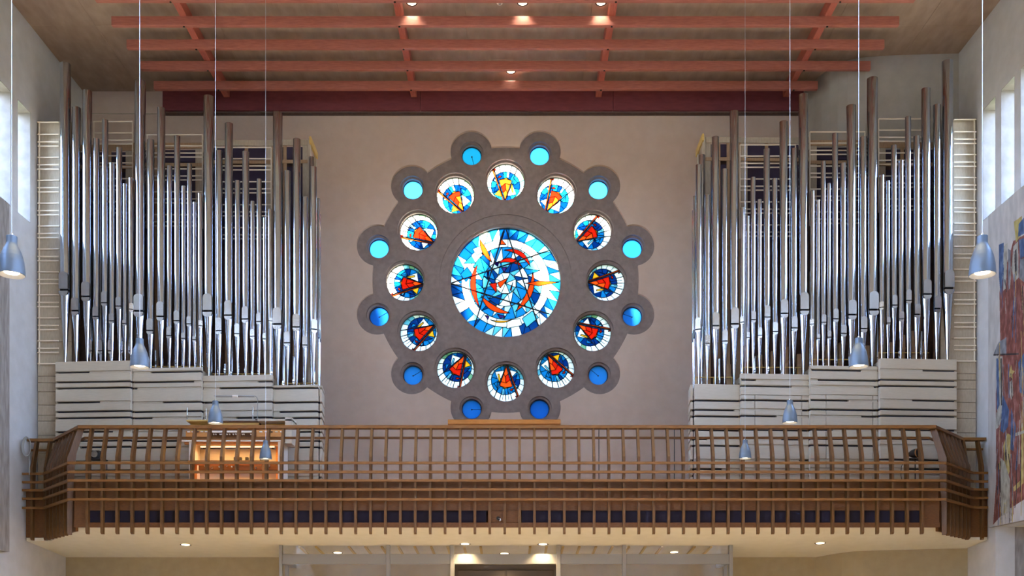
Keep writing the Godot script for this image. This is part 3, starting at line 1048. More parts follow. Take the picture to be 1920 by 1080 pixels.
# ------------------------------------------------------------------ under the balcony
func under_balcony() -> void:
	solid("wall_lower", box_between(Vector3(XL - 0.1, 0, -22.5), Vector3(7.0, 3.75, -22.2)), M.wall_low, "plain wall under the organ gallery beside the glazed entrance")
	var low := [6.5, 22.3, 6.68, 22.2, 6.80, 22.02, 6.92, 21.85, 7.08, 21.66, 7.28, 21.5, 7.46, 21.44, 7.67, 21.40, 9.54, 21.14, 9.8, 21.14, 9.8, 22.6, 6.5, 22.6]
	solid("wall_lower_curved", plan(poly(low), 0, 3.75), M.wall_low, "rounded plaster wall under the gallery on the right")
	# glazed entrance
	var d := 20.8
	var por := thing("glazed_entrance", "grey metal framed glass entrance lobby under the organ gallery", "entrance")
	var top := EYE + 1.87 - 0.1097 * (d - 19.0)
	var posts := [[527.0, 6.0], [728.0, 7.0], [848.0, 8.0], [1047.0, 8.0], [1170.0, 7.0], [1370.0, 7.0]]
	for p in posts:
		var w: float = p[1] * d / F
		part(por, "post", bevel(Vector3(w, top, 0.1), 0.006), M.aluminium, Vector3(hx(p[0], d), top / 2, -d))
	var y1 := hy(1039, d)
	var y0 := hy(1058, d)
	for k in posts.size() - 1:
		var xa: float = hx(posts[k][0], d) + posts[k][1] * d / F / 2
		var xb: float = hx(posts[k + 1][0], d) - posts[k + 1][1] * d / F / 2
		part(por, "transom", bevel(Vector3(xb - xa, y1 - y0, 0.08), 0.006), M.aluminium, Vector3((xa + xb) / 2, (y0 + y1) / 2, -d))
		part(por, "glass_pane", box_between(Vector3(xa, y1, -d - 0.004), Vector3(xb, top - 0.01, -d + 0.004)), M.clear_glass)
		if k != 2:
			part(por, "glass_pane", box_between(Vector3(xa, 0.05, -d - 0.004), Vector3(xb, y0, -d + 0.004)), M.clear_glass)
			part(por, "sill", bevel(Vector3(xb - xa, 0.06, 0.08), 0.005), M.aluminium, Vector3((xa + xb) / 2, 0.03, -d))
	for x in [527.0, 1370.0]:
		part(por, "side_transom", bevel(Vector3(0.07, y1 - y0, 1.3), 0.006), M.aluminium, Vector3(hx(x, d), (y0 + y1) / 2, -d - 0.7))
		part(por, "side_post", bevel(Vector3(0.07, 3.1, 0.09), 0.006), M.aluminium, Vector3(hx(x, d), 1.55, -d - 0.55))
	# strips of light wood on the ceiling of the lobby
	for k in 26:
		var px := 560.0 + 31.0 * k
		if absf(px - 633) < 18 or absf(px - 1264) < 18 or absf(px - 946) < 18: continue
		var x := hx(px, d)
		part(por, "ceiling_strip", bevel(Vector3(0.05, 0.03, 1.15), 0.003), M.pine, Vector3(x, EYE + 1.87 - 0.1097 * 2.45 - 0.018, -21.45), Basis(Vector3.RIGHT, -0.1092))
	# the doors in the wall behind
	var door := setting("door_1", "dark grey-brown double door inside the glazed entrance")
	part(door, "frame", box_between(Vector3(-1.22, 0, -22.2), Vector3(1.02, 2.95, -22.12)), M.brown_door)
	for s in [[-1.14, -0.12], [-0.08, 0.94]]:
		var leaf := part(door, "leaf", bevel(Vector3(s[1] - s[0], 2.82, 0.05), 0.006), M.brown_door, Vector3((s[0] + s[1]) / 2, 1.42, -22.1))
		part(leaf, "panel", bevel(Vector3(s[1] - s[0] - 0.24, 2.5, 0.02), 0.006), M.case_dark, Vector3(0, 0, 0.03))

# ------------------------------------------------------------------ the organs
func unit_meshes() -> void:
	# a hollow tube, a closed cone with its languid on top, and the wall behind the open mouth between them
	cache["body"] = lathe([Vector2(0.94, 0), Vector2(1, 0), Vector2(1, 1), Vector2(0.94, 1), Vector2(0.94, 0)], 28)
	cache["foot"] = lathe([Vector2(0, 0), Vector2(0.17, 0), Vector2(1, 1), Vector2(0, 1)], 28)
	var ring := PackedVector2Array()
	for k in 25: ring.append(Vector2(sin(deg_to_rad(62 + 236.0 * k / 24)), -cos(deg_to_rad(62 + 236.0 * k / 24))))
	for k in range(24, -1, -1): ring.append(Vector2(sin(deg_to_rad(62 + 236.0 * k / 24)), -cos(deg_to_rad(62 + 236.0 * k / 24))) * 0.94)
	cache["mouth_wall"] = prism(ring, 0.0, 1.0, Transform3D(PLAN, Vector3.ZERO))
	var arch := PackedVector2Array([Vector2(-1, 0), Vector2(1, 0), Vector2(1, 0.78)])
	for k in range(1, 10): arch.append(Vector2(cos(PI * k / 10), 0.78 + 0.22 * sin(PI * k / 10)))
	arch.append(Vector2(-1, 0.78))
	cache["upper_lip"] = prism(arch, 0.55, 1.0)
	var bowl := PackedVector2Array([Vector2(1, 0), Vector2(-1, 0), Vector2(-1, -0.25)])
	for k in range(1, 10): bowl.append(Vector2(-cos(PI * k / 10), -0.25 - 0.75 * sin(PI * k / 10)))
	bowl.append(Vector2(1, -0.25))
	cache["lower_lip"] = prism(bowl, 0.55, 1.0)

# foot tip, radius, heights of mouth, lip top and pipe top above the tip
func pipe(called: String, label: String, group: String, tip: Vector3, r: float, mouth: float, lip: float, top: float, turn := 0.0, detail := true) -> void:
	var o := thing(called, label, "organ pipe", tip, turn, group)
	var w := r * 0.88
	var s := maxf(0.018, r * 0.38)
	part(o, "foot", cache["foot"], M.pipe_metal, Vector3.ZERO, Basis.from_scale(Vector3(r, mouth - s / 2, r)))
	part(o, "body", cache["body"], M.pipe_metal, Vector3(0, mouth + s / 2, 0), Basis.from_scale(Vector3(r, top - mouth - s / 2, r)))
	part(o, "mouth_wall", cache["mouth_wall"], M.pipe_metal, Vector3(0, mouth - s / 2, 0), Basis.from_scale(Vector3(r, s, r)))
	if not detail: return
	part(o, "upper_lip", cache["upper_lip"], M.pipe_lip, Vector3(0, mouth + s * 0.5, 0), Basis.from_scale(Vector3(w, lip - mouth - s * 0.5, r * 1.03)))
	part(o, "lower_lip", cache["lower_lip"], M.pipe_lip, Vector3(0, mouth - s * 0.5, 0), Basis.from_scale(Vector3(w, r * 0.95, r * 1.03)))

const LEFT_PIPES := [
	[678, [[122.6, 19.5, 120.7, 512, 546.4], [143.2, 15.5, 202.6, 560, 585], [163.6, 17.4, 171.7, 530, 558.5], [181, 11.5, 261, 575.6, 595], [197.2, 11.5, 225.4, 547, 569.4], [210.4, 10, 306.8, 588.6, 603], [223.6, 11, 277.8, 558, 575.6], [234.4, 8, 345.5, 600.5, 607.7], [245.5, 8.8, 334.5, 569, 581]]],
	[690, [[262.8, 20, 152.5, 553.8, 586], [282.8, 13.5, 263, 598.7, 621.5], [302.4, 15, 203.6, 567, 595.5], [318, 10.2, 312, 613.6, 630.7], [332.4, 11.3, 256, 583.7, 603], [344.4, 8.3, 349.4, 624.7, 635.6], [355.3, 9.4, 308, 594, 608.7], [365, 7.2, 379.5, 631, 638], [375.4, 8.4, 363.5, 601, 612]]],
	[704, [[391.4, 19.5, 182, 553, 586], [411.2, 12.8, 283.7, 597, 621.7], [429.3, 15.5, 232.6, 565, 593.3], [445.4, 10.5, 339.7, 607.8, 627.2], [460.8, 13, 285.3, 576, 600], [473.8, 9, 378.3, 618, 631.9], [485.8, 9.6, 336.7, 587.4, 604.4], [496.2, 6.7, 409, 625.4, 636.5], [506.4, 7.7, 393, 596.7, 602.6]]],
	[722, [[520.9, 18, 212.6, 579, 610.2], [539.1, 12, 321.4, 622.4, 644.4], [556.5, 14.5, 262, 590, 615.2], [572.3, 10, 370, 630.6, 648.3], [587.6, 12.8, 314, 600, 619]]]]
const RIGHT_PIPES := [
	[673, [[1776.4, 20.5, 116, 509, 543.5], [1756.2, 14, 197.8, 556, 580.5], [1735.8, 17, 167.5, 526, 554], [1718.4, 12, 256.5, 571, 591], [1702.4, 11, 220, 544, 565], [1689, 10, 302, 585, 599.3], [1676, 10.5, 273, 554, 573.7], [1664.8, 7.5, 340, 595, 606.7], [1653.4, 8.6, 329.4, 566, 577.5]]],
	[686, [[1635.6, 20, 148, 549, 583.7], [1618, 13.6, 258, 595, 618], [1595.8, 17, 199, 564.3, 592.5], [1580.6, 11.4, 307, 610.5, 626.8], [1565.8, 11.2, 251, 580, 599.5], [1554, 7.8, 344.3, 620.7, 633.3], [1543.6, 9.5, 303.5, 590.4, 605.7], [1533.6, 7, 375.7, 627, 635.6], [1523.1, 8.3, 358.7, 599, 609]]],
	[701, [[1506.2, 18, 178.4, 550.4, 583.7], [1488.2, 12.4, 279.8, 594.4, 616.7], [1469, 15.5, 229, 563, 590], [1452.6, 10.5, 336, 605, 623], [1437.6, 12, 280.3, 574, 596.3], [1424.1, 8.7, 375, 615, 630], [1412, 9.6, 333.5, 584, 601], [1402, 6.5, 405.8, 622.6, 633.7], [1392.1, 7.7, 389.6, 594, 605]]],
	[720, [[1376.4, 16.5, 210, 577.7, 609.8], [1358.6, 11, 318, 619.5, 641], [1341.2, 14, 258, 587, 612.7], [1326, 10, 366.5, 628, 645], [1310, 11.5, 310, 597, 619]]]]

# upright front of the organ base: outer x, inner x, top, dark slots by row as [from, to]
const LEFT_BASE := [
	[103.0, 248.0, 678.0, {0: [104, 167.5], 1: [104, 248], 2: [104, 248], 3: [104, 188], 4: [104, 248], 5: [104, 248], 6: [104, 213], 7: [104, 248], 8: [150, 248], 10: [104, 248]}],
	[248.0, 380.0, 690.0, {0: [282, 380], 1: [248, 365], 2: [248, 256], 3: [305, 380], 4: [248, 380], 5: [248, 285], 7: [248, 380], 8: [248, 330], 10: [248, 380]}],
	[380.0, 512.0, 704.0, {1: [484, 512], 2: [411, 512], 3: [380, 512], 5: [443, 512], 6: [380, 512], 7: [400, 480], 8: [380, 512]}],
	[512.0, 597.0, 722.0, {2: [512, 597], 3: [512, 597], 4: [523, 597], 5: [512, 597], 6: [512, 597], 7: [512, 597], 8: [560, 597]}]]
const RIGHT_BASE := [
	[1796.0, 1648.0, 673.0, {0: [1731, 1796], 1: [1648, 1796], 2: [1648, 1796], 3: [1711, 1796], 4: [1648, 1796], 5: [1648, 1796], 6: [1685, 1796], 7: [1648, 1796], 9: [1648, 1796], 10: [1700, 1796]}],
	[1648.0, 1518.0, 686.0, {0: [1521, 1618], 1: [1533, 1648], 2: [1641, 1648], 3: [1520, 1592], 4: [1518, 1648], 5: [1617, 1648], 6: [1518, 1562], 7: [1518, 1590], 8: [1518, 1648]}],
	[1518.0, 1388.0, 701.0, {1: [1390, 1417], 2: [1388, 1486], 3: [1388, 1518], 4: [1506, 1518], 5: [1388, 1457], 6: [1388, 1518], 7: [1466, 1500], 9: [1500, 1518]}],
	[1388.0, 1302.0, 720.0, {2: [1302, 1388], 3: [1302, 1388], 4: [1302, 1379], 5: [1302, 1388], 6: [1302, 1388], 7: [1302, 1326], 8: [1302, 1388], 10: [1302, 1355]}]]
const ROWS := [698.0, 716.5, 728.0, 754.5, 772.0, 784.0, 810.0, 827.0, 839.0, 866.0, 883.0, 895.0]
const DOORS := {1: [1548.0, 1638.0, 740.5], 2: [1414.5, 1504.5, 741.0]}

func organs() -> void:
	unit_meshes()
	for side in 2:
		organ(side)

func organ(side: int) -> void:
	var s := 1.0 if side == 0 else -1.0          # towards the middle of the church
	var d := 20.55 if side == 0 else 20.42
	var word := "left" if side == 0 else "right"
	var shift := 0.0 if side == 0 else -3.7
	var bases: Array = LEFT_BASE if side == 0 else RIGHT_BASE
	var ranks: Array = LEFT_PIPES if side == 0 else RIGHT_PIPES
	var gap := 3.8 * d / F
	var bottom := 2.64 + EYE
	for b in 4:
		var x0 := hx(bases[b][0], d)
		var x1 := hx(bases[b][1], d)
		var W := absf(x1 - x0)
		var top := hy(bases[b][2], d)
		var o := thing("organ_bay_case", "cream slatted base of the %s organ, %s bay from the outer wall" % [word, ordinal(b)], "organ case", Vector3(x0, bottom, -d - (0.02 if side == 0 else 0.05)), -s * 0.07)
		var hs := [top]
		for y in ROWS:
			if y + shift > bases[b][2] + 5.0: hs.append(hy(y + shift, d))
		hs.append(bottom)
		var first := ROWS.size() + 2 - hs.size()       # row number of the first gap
		var lx := func(px: float) -> float: return clampf((hx(px, d) - x0), minf(0, x1 - x0), maxf(0, x1 - x0))
		var board := func(called: String, a: float, e: float, y0: float, y1: float, z: float, thick: float, m: Material) -> void:
			if absf(e - a) < 0.01 or y1 - y0 < 0.004: return
			part(o, called, bevel(Vector3(absf(e - a), y1 - y0, thick), 0.005), m, Vector3((a + e) / 2, (y0 + y1) / 2 - bottom, z - thick / 2))
		var full := s * W
		for k in hs.size() - 1:
			var y1: float = hs[k] - (gap / 2 if k > 0 else 0.0)
			var y0: float = hs[k + 1] + (gap / 2 if k < hs.size() - 2 else 0.0)
			if side == 1 and DOORS.has(b) and hs[k + 1] < hy(DOORS[b][2], d):
				var dr: Array = DOORS[b]
				var a0: float = lx.call(dr[0])
				var a1: float = lx.call(dr[1])
				var yd := hy(dr[2], d)
				if y1 > yd:
					board.call("board", 0.0, full, yd + 0.004, y1, 0.0, 0.10, M.case_white)
					y1 = yd - 0.004
				board.call("board", 0.0, a1 + 0.004, y0, y1, 0.0, 0.10, M.case_white)
				board.call("door_board", a1 - 0.004, a0 + 0.004, y0, y1, 0.0, 0.10, M.case_white)
				board.call("board", a0 - 0.004, full, y0, y1, 0.0, 0.10, M.case_white)
			else:
				board.call("board", 0.0, full, y0, y1, 0.0, 0.10, M.case_white)
			if k < hs.size() - 2:
				# between two boards: an open dark slot for part of the way, a set-back strip for the rest
				var row := first + k
				var ya: float = hs[k + 1] - gap / 2
				var yb: float = hs[k + 1] + gap / 2
				var slots: Dictionary = bases[b][3]
				if slots.has(row):
					var p: float = lx.call(slots[row][0])
					var q: float = lx.call(slots[row][1])
					if p > q:
						var t := p
						p = q
						q = t
					var lo := minf(0, full)
					var hi := maxf(0, full)
					board.call("filler_strip", lo, p, ya, yb, -0.025, 0.075, M.case_white)
					board.call("filler_strip", q, hi, ya, yb, -0.025, 0.075, M.case_white)
				else:
					board.call("filler_strip", 0.0, full, ya, yb, -0.025, 0.075, M.case_white)
		board.call("backing", 0.0, full - s * 0.02, bottom, top - 0.03, -0.105, 0.02, M.navy)
		board.call("wind_chest", s * (0.38 if b == 0 else 0.02), full - s * 0.04, top - 0.14, top - 0.02, -0.128, 0.47, M.case_beige)
		if b == 3:
			# the inner end turns the corner
			for k in hs.size() - 1:
				var y1: float = hs[k] - (gap / 2 if k > 0 else 0.0)
				var y0: float = hs[k + 1] + (gap / 2 if k < hs.size() - 2 else 0.0)
				if y1 - y0 < 0.004: continue
				part(o, "end_board", bevel(Vector3(0.05, y1 - y0, 0.56), 0.005), M.case_white, Vector3(full - s * 0.002, (y0 + y1) / 2 - bottom, -0.34), Basis(Vector3.UP, s * 0.17))
			part(o, "end_backing", bevel(Vector3(0.02, top - bottom - 0.05, 0.6), 0.002), M.navy, Vector3(full - s * 0.09, (top - bottom) / 2, -0.42))
		# pipes of this bay
		var n: int = ranks[b][1].size()
		var foot := hy(ranks[b][0], d)
		for k in n:
			var p: Array = ranks[b][1][k]
			var r: float = p[1] * d / F / 2.0
			var t := absf(hx(p[0], d) - x0) / W
			var dd := d + (0.165 if side == 0 else 0.195) - 0.07 * W * t
			var place := "%s of nine" % ordinal(k) if n == 9 else "%s of five" % ordinal(k)
			var size := "tall" if p[2] < 230 else "short" if p[2] > 330 else "medium"
			pipe("organ_pipe", "%s metal pipe, %s from the wall, bay %s, %s organ" % [size, place, ["one", "two", "three", "four"][b], word], "front pipes of the %s organ" % word,
				Vector3(hx(p[0], dd), foot - 0.01, -dd), r, hy(p[4], dd) - foot + 0.01, hy(p[3], dd) - foot + 0.01, hy(p[2], dd) - foot + 0.01, s * 0.45 if k == n - 1 else 0.0)
		inner_pipes(side, b, x0, x1, d, foot)
		# rack rail that steadies the small pipes
		var rk := thing("pipe_rack_rail", "thin wooden rack rail behind the pipe feet in bay %s of the %s organ" % [["one", "two", "three", "four"][b], word], "rail")
		x0 += s * (0.36 if b == 0 else 0.0)
		var dk := d + (0.46 if b == 0 and side == 0 else 0.35)
		part(rk, "rail", bar(Vector3(minf(x0, x1) + 0.08, foot + 0.12 + 0.1 * side, -dk), Vector3(maxf(x0, x1) - 0.08, foot + 0.12 + 0.1 * side, -dk), 0.012), M.pine)
		for e in [0.1, 0.5, 0.9]:
			var xx := lerpf(x0, x1, e)
			part(rk, "support", bar(Vector3(xx, foot - 0.018, -dk), Vector3(xx, foot + 0.12 + 0.1 * side, -dk), 0.01), M.pine)
	# pipes that run back along the inner end
	var ends := [[584.0, 21.05, 10.0, 295.0, 612.0], [597.5, 21.02, 5.0, 372.0, 634.0], [599.5, 21.2, 4.5, 402.0, 640.0]] if side == 0 else [[1316.0, 20.92, 13.0, 292.0, 612.0], [1302.0, 20.9, 5.0, 368.0, 634.0], [1299.8, 21.1, 4.5, 395.0, 640.0]]
	for k in 3:
		var e: Array = ends[k]
		var foot2 := hy(bases[3][2], d) - 0.02
		pipe("organ_pipe", "polished metal pipe at the inner end of the %s organ, %s row back" % [word, ordinal(k)], "front pipes of the %s organ" % word,
			Vector3(hx(e[0], e[1]), foot2, -e[1]), e[2] * e[1] / F / 2, hy(e[4], e[1]) - foot2, hy(e[4] - 16, e[1]) - foot2, hy(e[3], e[1]) - foot2, s * 1.2)
	side_tower(side, s, d, word)
	swell_box(side, s, d, word, bases)

func inner_pipes(side: int, b: int, x0: float, x1: float, d: float, foot: float) -> void:
	var word := "left" if side == 0 else "right"
	var bay: String = ["one", "two", "three", "four"][b]
	var g := RandomNumberGenerator.new()
	g.seed = 40 + side * 10 + b
	var n := 5 if b == 0 and side == 0 else 10 if b < 3 else 4
	for k in n:
		var x := lerpf(lerpf(x0, x1, 0.27) if b == 0 else x0, x1, (k + 0.7) / (n + 0.4))
		var big := side == 0 and b == 0
		if side == 1 and k % 2 == 0:
			var h := 0.45 + 0.12 * g.randf() + 0.1 * (k % 3)
			var w := thing("wooden_organ_pipe", "square wooden pipe, %s from the wall, behind bay %s of the right organ" % [ordinal(k), bay], "organ pipe", Vector3(x, foot - 0.018, -d - 0.44), 0.0, "wooden pipes in bay %s of the right organ" % bay)
			part(w, "body", bevel(Vector3(0.09, h, 0.1), 0.004), M.wood_pipe, Vector3(0, h / 2, 0))
			part(w, "cap", bevel(Vector3(0.10, 0.05, 0.11), 0.004), M.wood_pipe, Vector3(0, h * 0.55, 0.01))
			part(w, "mouth", bevel(Vector3(0.07, 0.03, 0.02), 0.002), M.wood_pipe, Vector3(0, h * 0.55 - 0.05, 0.045))
			continue
		var r := 0.055 if big else 0.016 + 0.012 * g.randf()
		var top := 3.0 + 1.2 * g.randf() if big else 0.25 + 0.5 * g.randf() + (1.6 if k % 3 == 0 else 0.0)
		pipe("inner_organ_pipe", "inner metal pipe, %s from the wall, behind bay %s of the %s organ" % [ordinal(k), bay, word], "inner pipes in bay %s of the %s organ" % [bay, word],
			Vector3(x, foot - 0.018, -d - (0.36 if big else 0.30)), r, 0.32 if big else 0.12 + 0.03 * (k % 3), 0.55 if big else 0.17 + 0.03 * (k % 3), top, 0.0, true)

# the narrow outer tower: cream boards with a ladder of rods in front
func side_tower(side: int, s: float, d: float, word: String) -> void:
	var dt := 20.86 if side == 0 else 20.74
	var xo := XL + 0.02 if side == 0 else XR - 0.02
	var xi := hx(135 if side == 0 else 1763, dt)
	var o := thing("organ_side_tower", "narrow cream end panel with horizontal rods between the %s organ pipes and the wall" % word, "organ case")
	var sh := 0.0 if side == 0 else -5.0
	var ys := [229.0 + sh]
	for k in 11: ys.append(254.0 + sh + 43.0 * k)
	ys += [706.0 + sh, 718.0 + sh, 735.0 + sh, 760.0 + sh, 779.0 + sh, 790.0 + sh, 817.0 + sh, 850.0 + sh, 925.0]
	for k in ys.size() - 1:
		var a := hy(ys[k], dt)
		var b := hy(ys[k + 1], dt)
		part(o, "board", bevel(Vector3(absf(xi - xo), a - b - 0.008, 0.04), 0.004), M.case_beige, Vector3((xi + xo) / 2, (a + b) / 2, -dt))
	part(o, "backing", bevel(Vector3(absf(xi - xo), hy(ys[0], dt) - hy(920, dt) - 0.04, 0.02), 0.003), M.case_dark, Vector3((xi + xo) / 2, (hy(ys[0], dt) + hy(920, dt)) / 2, -dt - 0.035))
	var dr := dt - 0.10
	var xr := xo + s * 0.03
	var xq := hx(110 if side == 0 else 1789, dr)
	for k in 11:
		for q in [0.0, 14.0, 22.0]:
			var y: float = 252.0 + sh + 43.0 * k + q
			if y > 690: continue
			part(o, "rod", bar(Vector3(xr, hy(y, dr), -dr), Vector3(xq, hy(y, dr), -dr), 0.014, 8), M.rod)
	part(o, "rod", bar(Vector3(xr, hy(229 + sh, dr), -dr), Vector3(xq, hy(229 + sh, dr), -dr), 0.014, 8), M.rod)
	part(o, "upright_rod", bar(Vector3(xr + s * 0.03, hy(227 + sh, dr), -dr - 0.02), Vector3(xr + s * 0.03, hy(684 + sh, dr), -dr - 0.02), 0.013, 8), M.rod)

# the box behind the pipes: timber frame, dark shutters, and ladders of rods at the top of each bay
func swell_box(side: int, s: float, d: float, word: String, bases: Array) -> void:
	var o := thing("swell_box", "timber frame with dark shutters and cream rods behind the pipes of the %s organ" % word, "organ frame")
	var df := d + 0.72
	var xo := hx(135.0 if side == 0 else 1763.0, df)
	var xi := hx(577.0 if side == 0 else 1323.0, df)
	var lo := 2.64 + EYE
	var sh := 0.0 if side == 0 else -5.0
	var hi := hy(272 + sh, df)
	part(o, "back_panel", bevel(Vector3(absf(xi - xo), hi - lo - 0.1, 0.03), 0.004), M.case_dark, Vector3((xo + xi) / 2, (hi + lo) / 2 - 0.05, -df - 0.12))
	var tops := [272.0, 268.0, 263.0, 262.0]
	for b in 4:
		var xa := hx(clampf(bases[b][0], 135, 1763), df)
		var xb := hx(bases[b][1] if b < 3 else (577.0 if side == 0 else 1323.0), df)
		var w := absf(xb - xa)
		var c := (xa + xb) / 2
		var t: float = hy(tops[b] + sh, df)
		var dz := 0.0
		part(o, "top_board", bevel(Vector3(w, 0.12, 0.03), 0.004), M.case_beige if b > 1 else M.wood_pipe, Vector3(c, t - 0.06, -df - dz))
		part(o, "cross_board", bevel(Vector3(w, 0.07, 0.03), 0.004), M.wood_pipe, Vector3(c, t - 0.46, -df))
		part(o, "shutter", bevel(Vector3(w - 0.1, 0.26, 0.02), 0.003), M.shutter, Vector3(c, t - 0.27, -df - 0.03))
		part(o, "shutter", bevel(Vector3(w - 0.1, 1.6, 0.02), 0.003), M.shutter, Vector3(c, t - 1.35, -df - 0.05))
		for e in [0.06, 0.34, 0.62, 0.94]:
			part(o, "stud", bevel(Vector3(0.07 if e > 0.1 and e < 0.9 else 0.13, t - lo, 0.04), 0.004), M.case_beige if e > 0.9 else M.wood_pipe, Vector3(lerpf(xa, xb, e), (t + lo) / 2, -df - 0.02))
		# ladder of rods
		if b < 3:
			var y0: float = [228.0, 252.5, 276.7][b] + sh
			var dr := d + 0.48
			var ra := hx(([175.0, 275.0, 405.0] if side == 0 else [1745.0, 1622.0, 1492.0])[b], dr)
			var rb := hx(([248.0, 379.0, 508.0] if side == 0 else [1648.0, 1519.0, 1388.0])[b], dr)
			var ys := [y0]
			for k in 4:
				for q in [21.0, 34.5, 42.0]: ys.append(y0 + q + 43.0 * k)
			for y in ys:
				part(o, "rod", bar(Vector3(ra, hy(y, dr), -dr), Vector3(rb, hy(y, dr), -dr), 0.014, 8), M.rod)
			for x in [ra, rb]:
				part(o, "upright_rod", bar(Vector3(x, hy(y0 - 1, dr), -dr - 0.02), Vector3(x, hy(y0 + 175, dr), -dr - 0.02), 0.012, 8), M.rod)
	# the inner end: a frame with slats seen from the side
	var xe := xi + s * 0.05
	for z in [df - 0.05, df + 0.55] if side == 0 else [df - 0.05, df + 0.5]:
		part(o, "end_post", bevel(Vector3(0.06, hy(262 + sh, df) - lo, 0.06), 0.004), M.case_beige, Vector3(xe, (hy(262 + sh, df) + lo) / 2, -z))
	part(o, "end_top_board", bevel(Vector3(0.04, 0.14, 0.75), 0.004), M.pine, Vector3(xe + s * 0.03, hy(262 + sh, df) - 0.07, -df - 0.22))
	for k in 9:
		part(o, "end_slat", bevel(Vector3(0.03, 0.05, 0.62), 0.003), M.pine, Vector3(xe, hy(262 + sh, df) - 0.4 - 0.13 * k, -df - 0.24))

# ------------------------------------------------------------------ organ console
func console() -> void:
	var d := 19.72
	var o := thing("organ_console", "light wooden organ console with white side cheeks and red felt strip on the gallery", "organ console", Vector3(0, 2.62 + EYE, 0))
	var y := func(py: float) -> float: return hy(py, d) - 2.62 - EYE
	var bx := func(called: String, x0: float, x1: float, y0: float, y1: float, z0: float, z1: float, m: Material, c := 0.005) -> MeshInstance3D:
		var a := hx(x0, d)
		var b := hx(x1, d)
		return part(o, called, bevel(Vector3(b - a, y.call(y0) - y.call(y1), z1 - z0), c), m, Vector3((a + b) / 2, (y.call(y0) + y.call(y1)) / 2, -d - (z0 + z1) / 2))
	var floor_px := 1175.0 - 2.62 * F / d
	bx.call("side_cheek", 354.0, 359.0, 828.0, floor_px, 0.0, 0.6, M.white_key)
	bx.call("side_cheek", 521.0, 527.0, 826.0, floor_px, 0.0, 0.6, M.white_key)
	bx.call("side_panel", 506.0, 521.0, 828.0, floor_px, 0.5, 0.55, M.oak)
	bx.call("desk_top", 340.0, 530.0, 825.5, 828.5, -0.02, 0.6, M.white_key)
	bx.call("desk_apron", 345.0, 527.0, 828.5, 833.0, 0.02, 0.06, M.oak)
	bx.call("back_panel", 359.0, 521.0, 833.0, floor_px, 0.54, 0.58, M.case_white)
	bx.call("lower_rail", 359.0, 521.0, 858.0, 875.0, 0.45, 0.5, M.panel_wood)
	for p in [[428.0, 443.0], [450.0, 456.0], [478.0, 488.0]]:
		bx.call("black_box", p[0], p[1], 851.0, 863.0, 0.38, 0.44, M.black)
	for x in [372.0, 386.0, 400.0, 414.0, 424.0, 462.0, 470.0, 495.0]:
		part(o, "toe_stud", lathe([Vector2(0, 0), Vector2(0.022, 0), Vector2(0.022, 0.03), Vector2(0.014, 0.045), Vector2(0, 0.045)], 12), M.steel, Vector3(hx(x, d), y.call(867.0 + 2.0 * (int(x) % 3)), -d - 0.44), Basis(Vector3.RIGHT, PI / 2))
	# the keyboard case
	bx.call("stop_jamb", 345.0, 392.0, 806.0, 822.0, 0.1, 0.5, M.oak)
	bx.call("stop_jamb", 478.0, 530.0, 804.0, 822.0, 0.1, 0.5, M.oak)
	bx.call("jamb_side", 532.0, 545.0, 780.0, 830.0, 0.1, 0.56, M.case_white)
	bx.call("key_block", 394.0, 476.0, 800.0, 821.0, 0.14, 0.5, M.panel_wood)
	bx.call("key_cheek_board", 392.0, 478.0, 818.0, 823.0, 0.06, 0.2, M.oak)
	bx.call("manual", 395.0, 475.0, 806.0, 809.5, 0.08, 0.16, M.white_key, 0.003)
	bx.call("felt_strip", 388.0, 481.0, 795.0, 801.5, 0.1, 0.3, M.red_felt)
	bx.call("music_desk", 392.0, 480.0, 787.0, 796.0, 0.22, 0.28, M.pine)
	bx.call("lid", 346.0, 388.0, 785.0, 788.0, 0.1, 0.5, M.pine)
	bx.call("lid", 390.0, 480.0, 785.0, 788.0, 0.2, 0.55, M.panel_wood)
	bx.call("lid", 480.0, 545.0, 783.5, 787.5, 0.1, 0.55, M.case_white)
	bx.call("name_board", 346.0, 388.0, 788.0, 806.0, 0.35, 0.4, M.pine)
	bx.call("name_board", 482.0, 532.0, 788.0, 804.0, 0.35, 0.4, M.pine)
	for x in [398.0, 402.0, 410.0, 413.0, 417.0, 423.0, 428.0, 435.0, 440.0, 444.0, 452.0, 455.0, 468.0, 472.0]:
		part(o, "stop_knob", lathe([Vector2(0, 0.03), Vector2(0.012, 0.03), Vector2(0.013, 0.0), Vector2(0, 0)], 10), M.white_key, Vector3(hx(x, d), y.call(812.5), -d - 0.11), Basis(Vector3.RIGHT, PI / 2))
	for p in [[347.0, 388.0], [483.0, 530.0]]:
		for r in 2:
			for k in 5:
				var x := lerpf(p[0] + 4, p[1] - 4, k / 4.0)
				part(o, "stop_tab", bevel(Vector3(0.055, 0.022, 0.02), 0.003), M.white_key if (k + r) % 3 else M.black, Vector3(hx(x, d), y.call(796.0 + 12.0 * r), -d - (0.34 if r == 0 else 0.09)))
	# bench in front
	var b := thing("organ_bench", "orange-brown wooden bench in front of the organ console", "bench", Vector3(hx(430, 19.42), 2.62 + EYE, -19.42))
	part(b, "seat", bevel(Vector3(1.5, 0.05, 0.3), 0.008), M.oak, Vector3(0, 0.52, 0))
	for x in [-0.68, 0.68]:
		part(b, "leg", bevel(Vector3(0.05, 0.5, 0.26), 0.006), M.oak, Vector3(x, 0.25, 0))
	# music lamp: a long bar on a bent arm
	var la := thing("music_lamp", "thin bar lamp on a bent arm above the organ console", "lamp", Vector3(0, 0, 0))
	var pts := [at(483, 786, 19.9), at(483, 749, 19.9), at(481.5, 744.5, 19.9), at(478, 742.3, 19.9), at(401, 742, 19.9)]
	part(la, "arm", path_bar(pts, 0.008), M.cord)
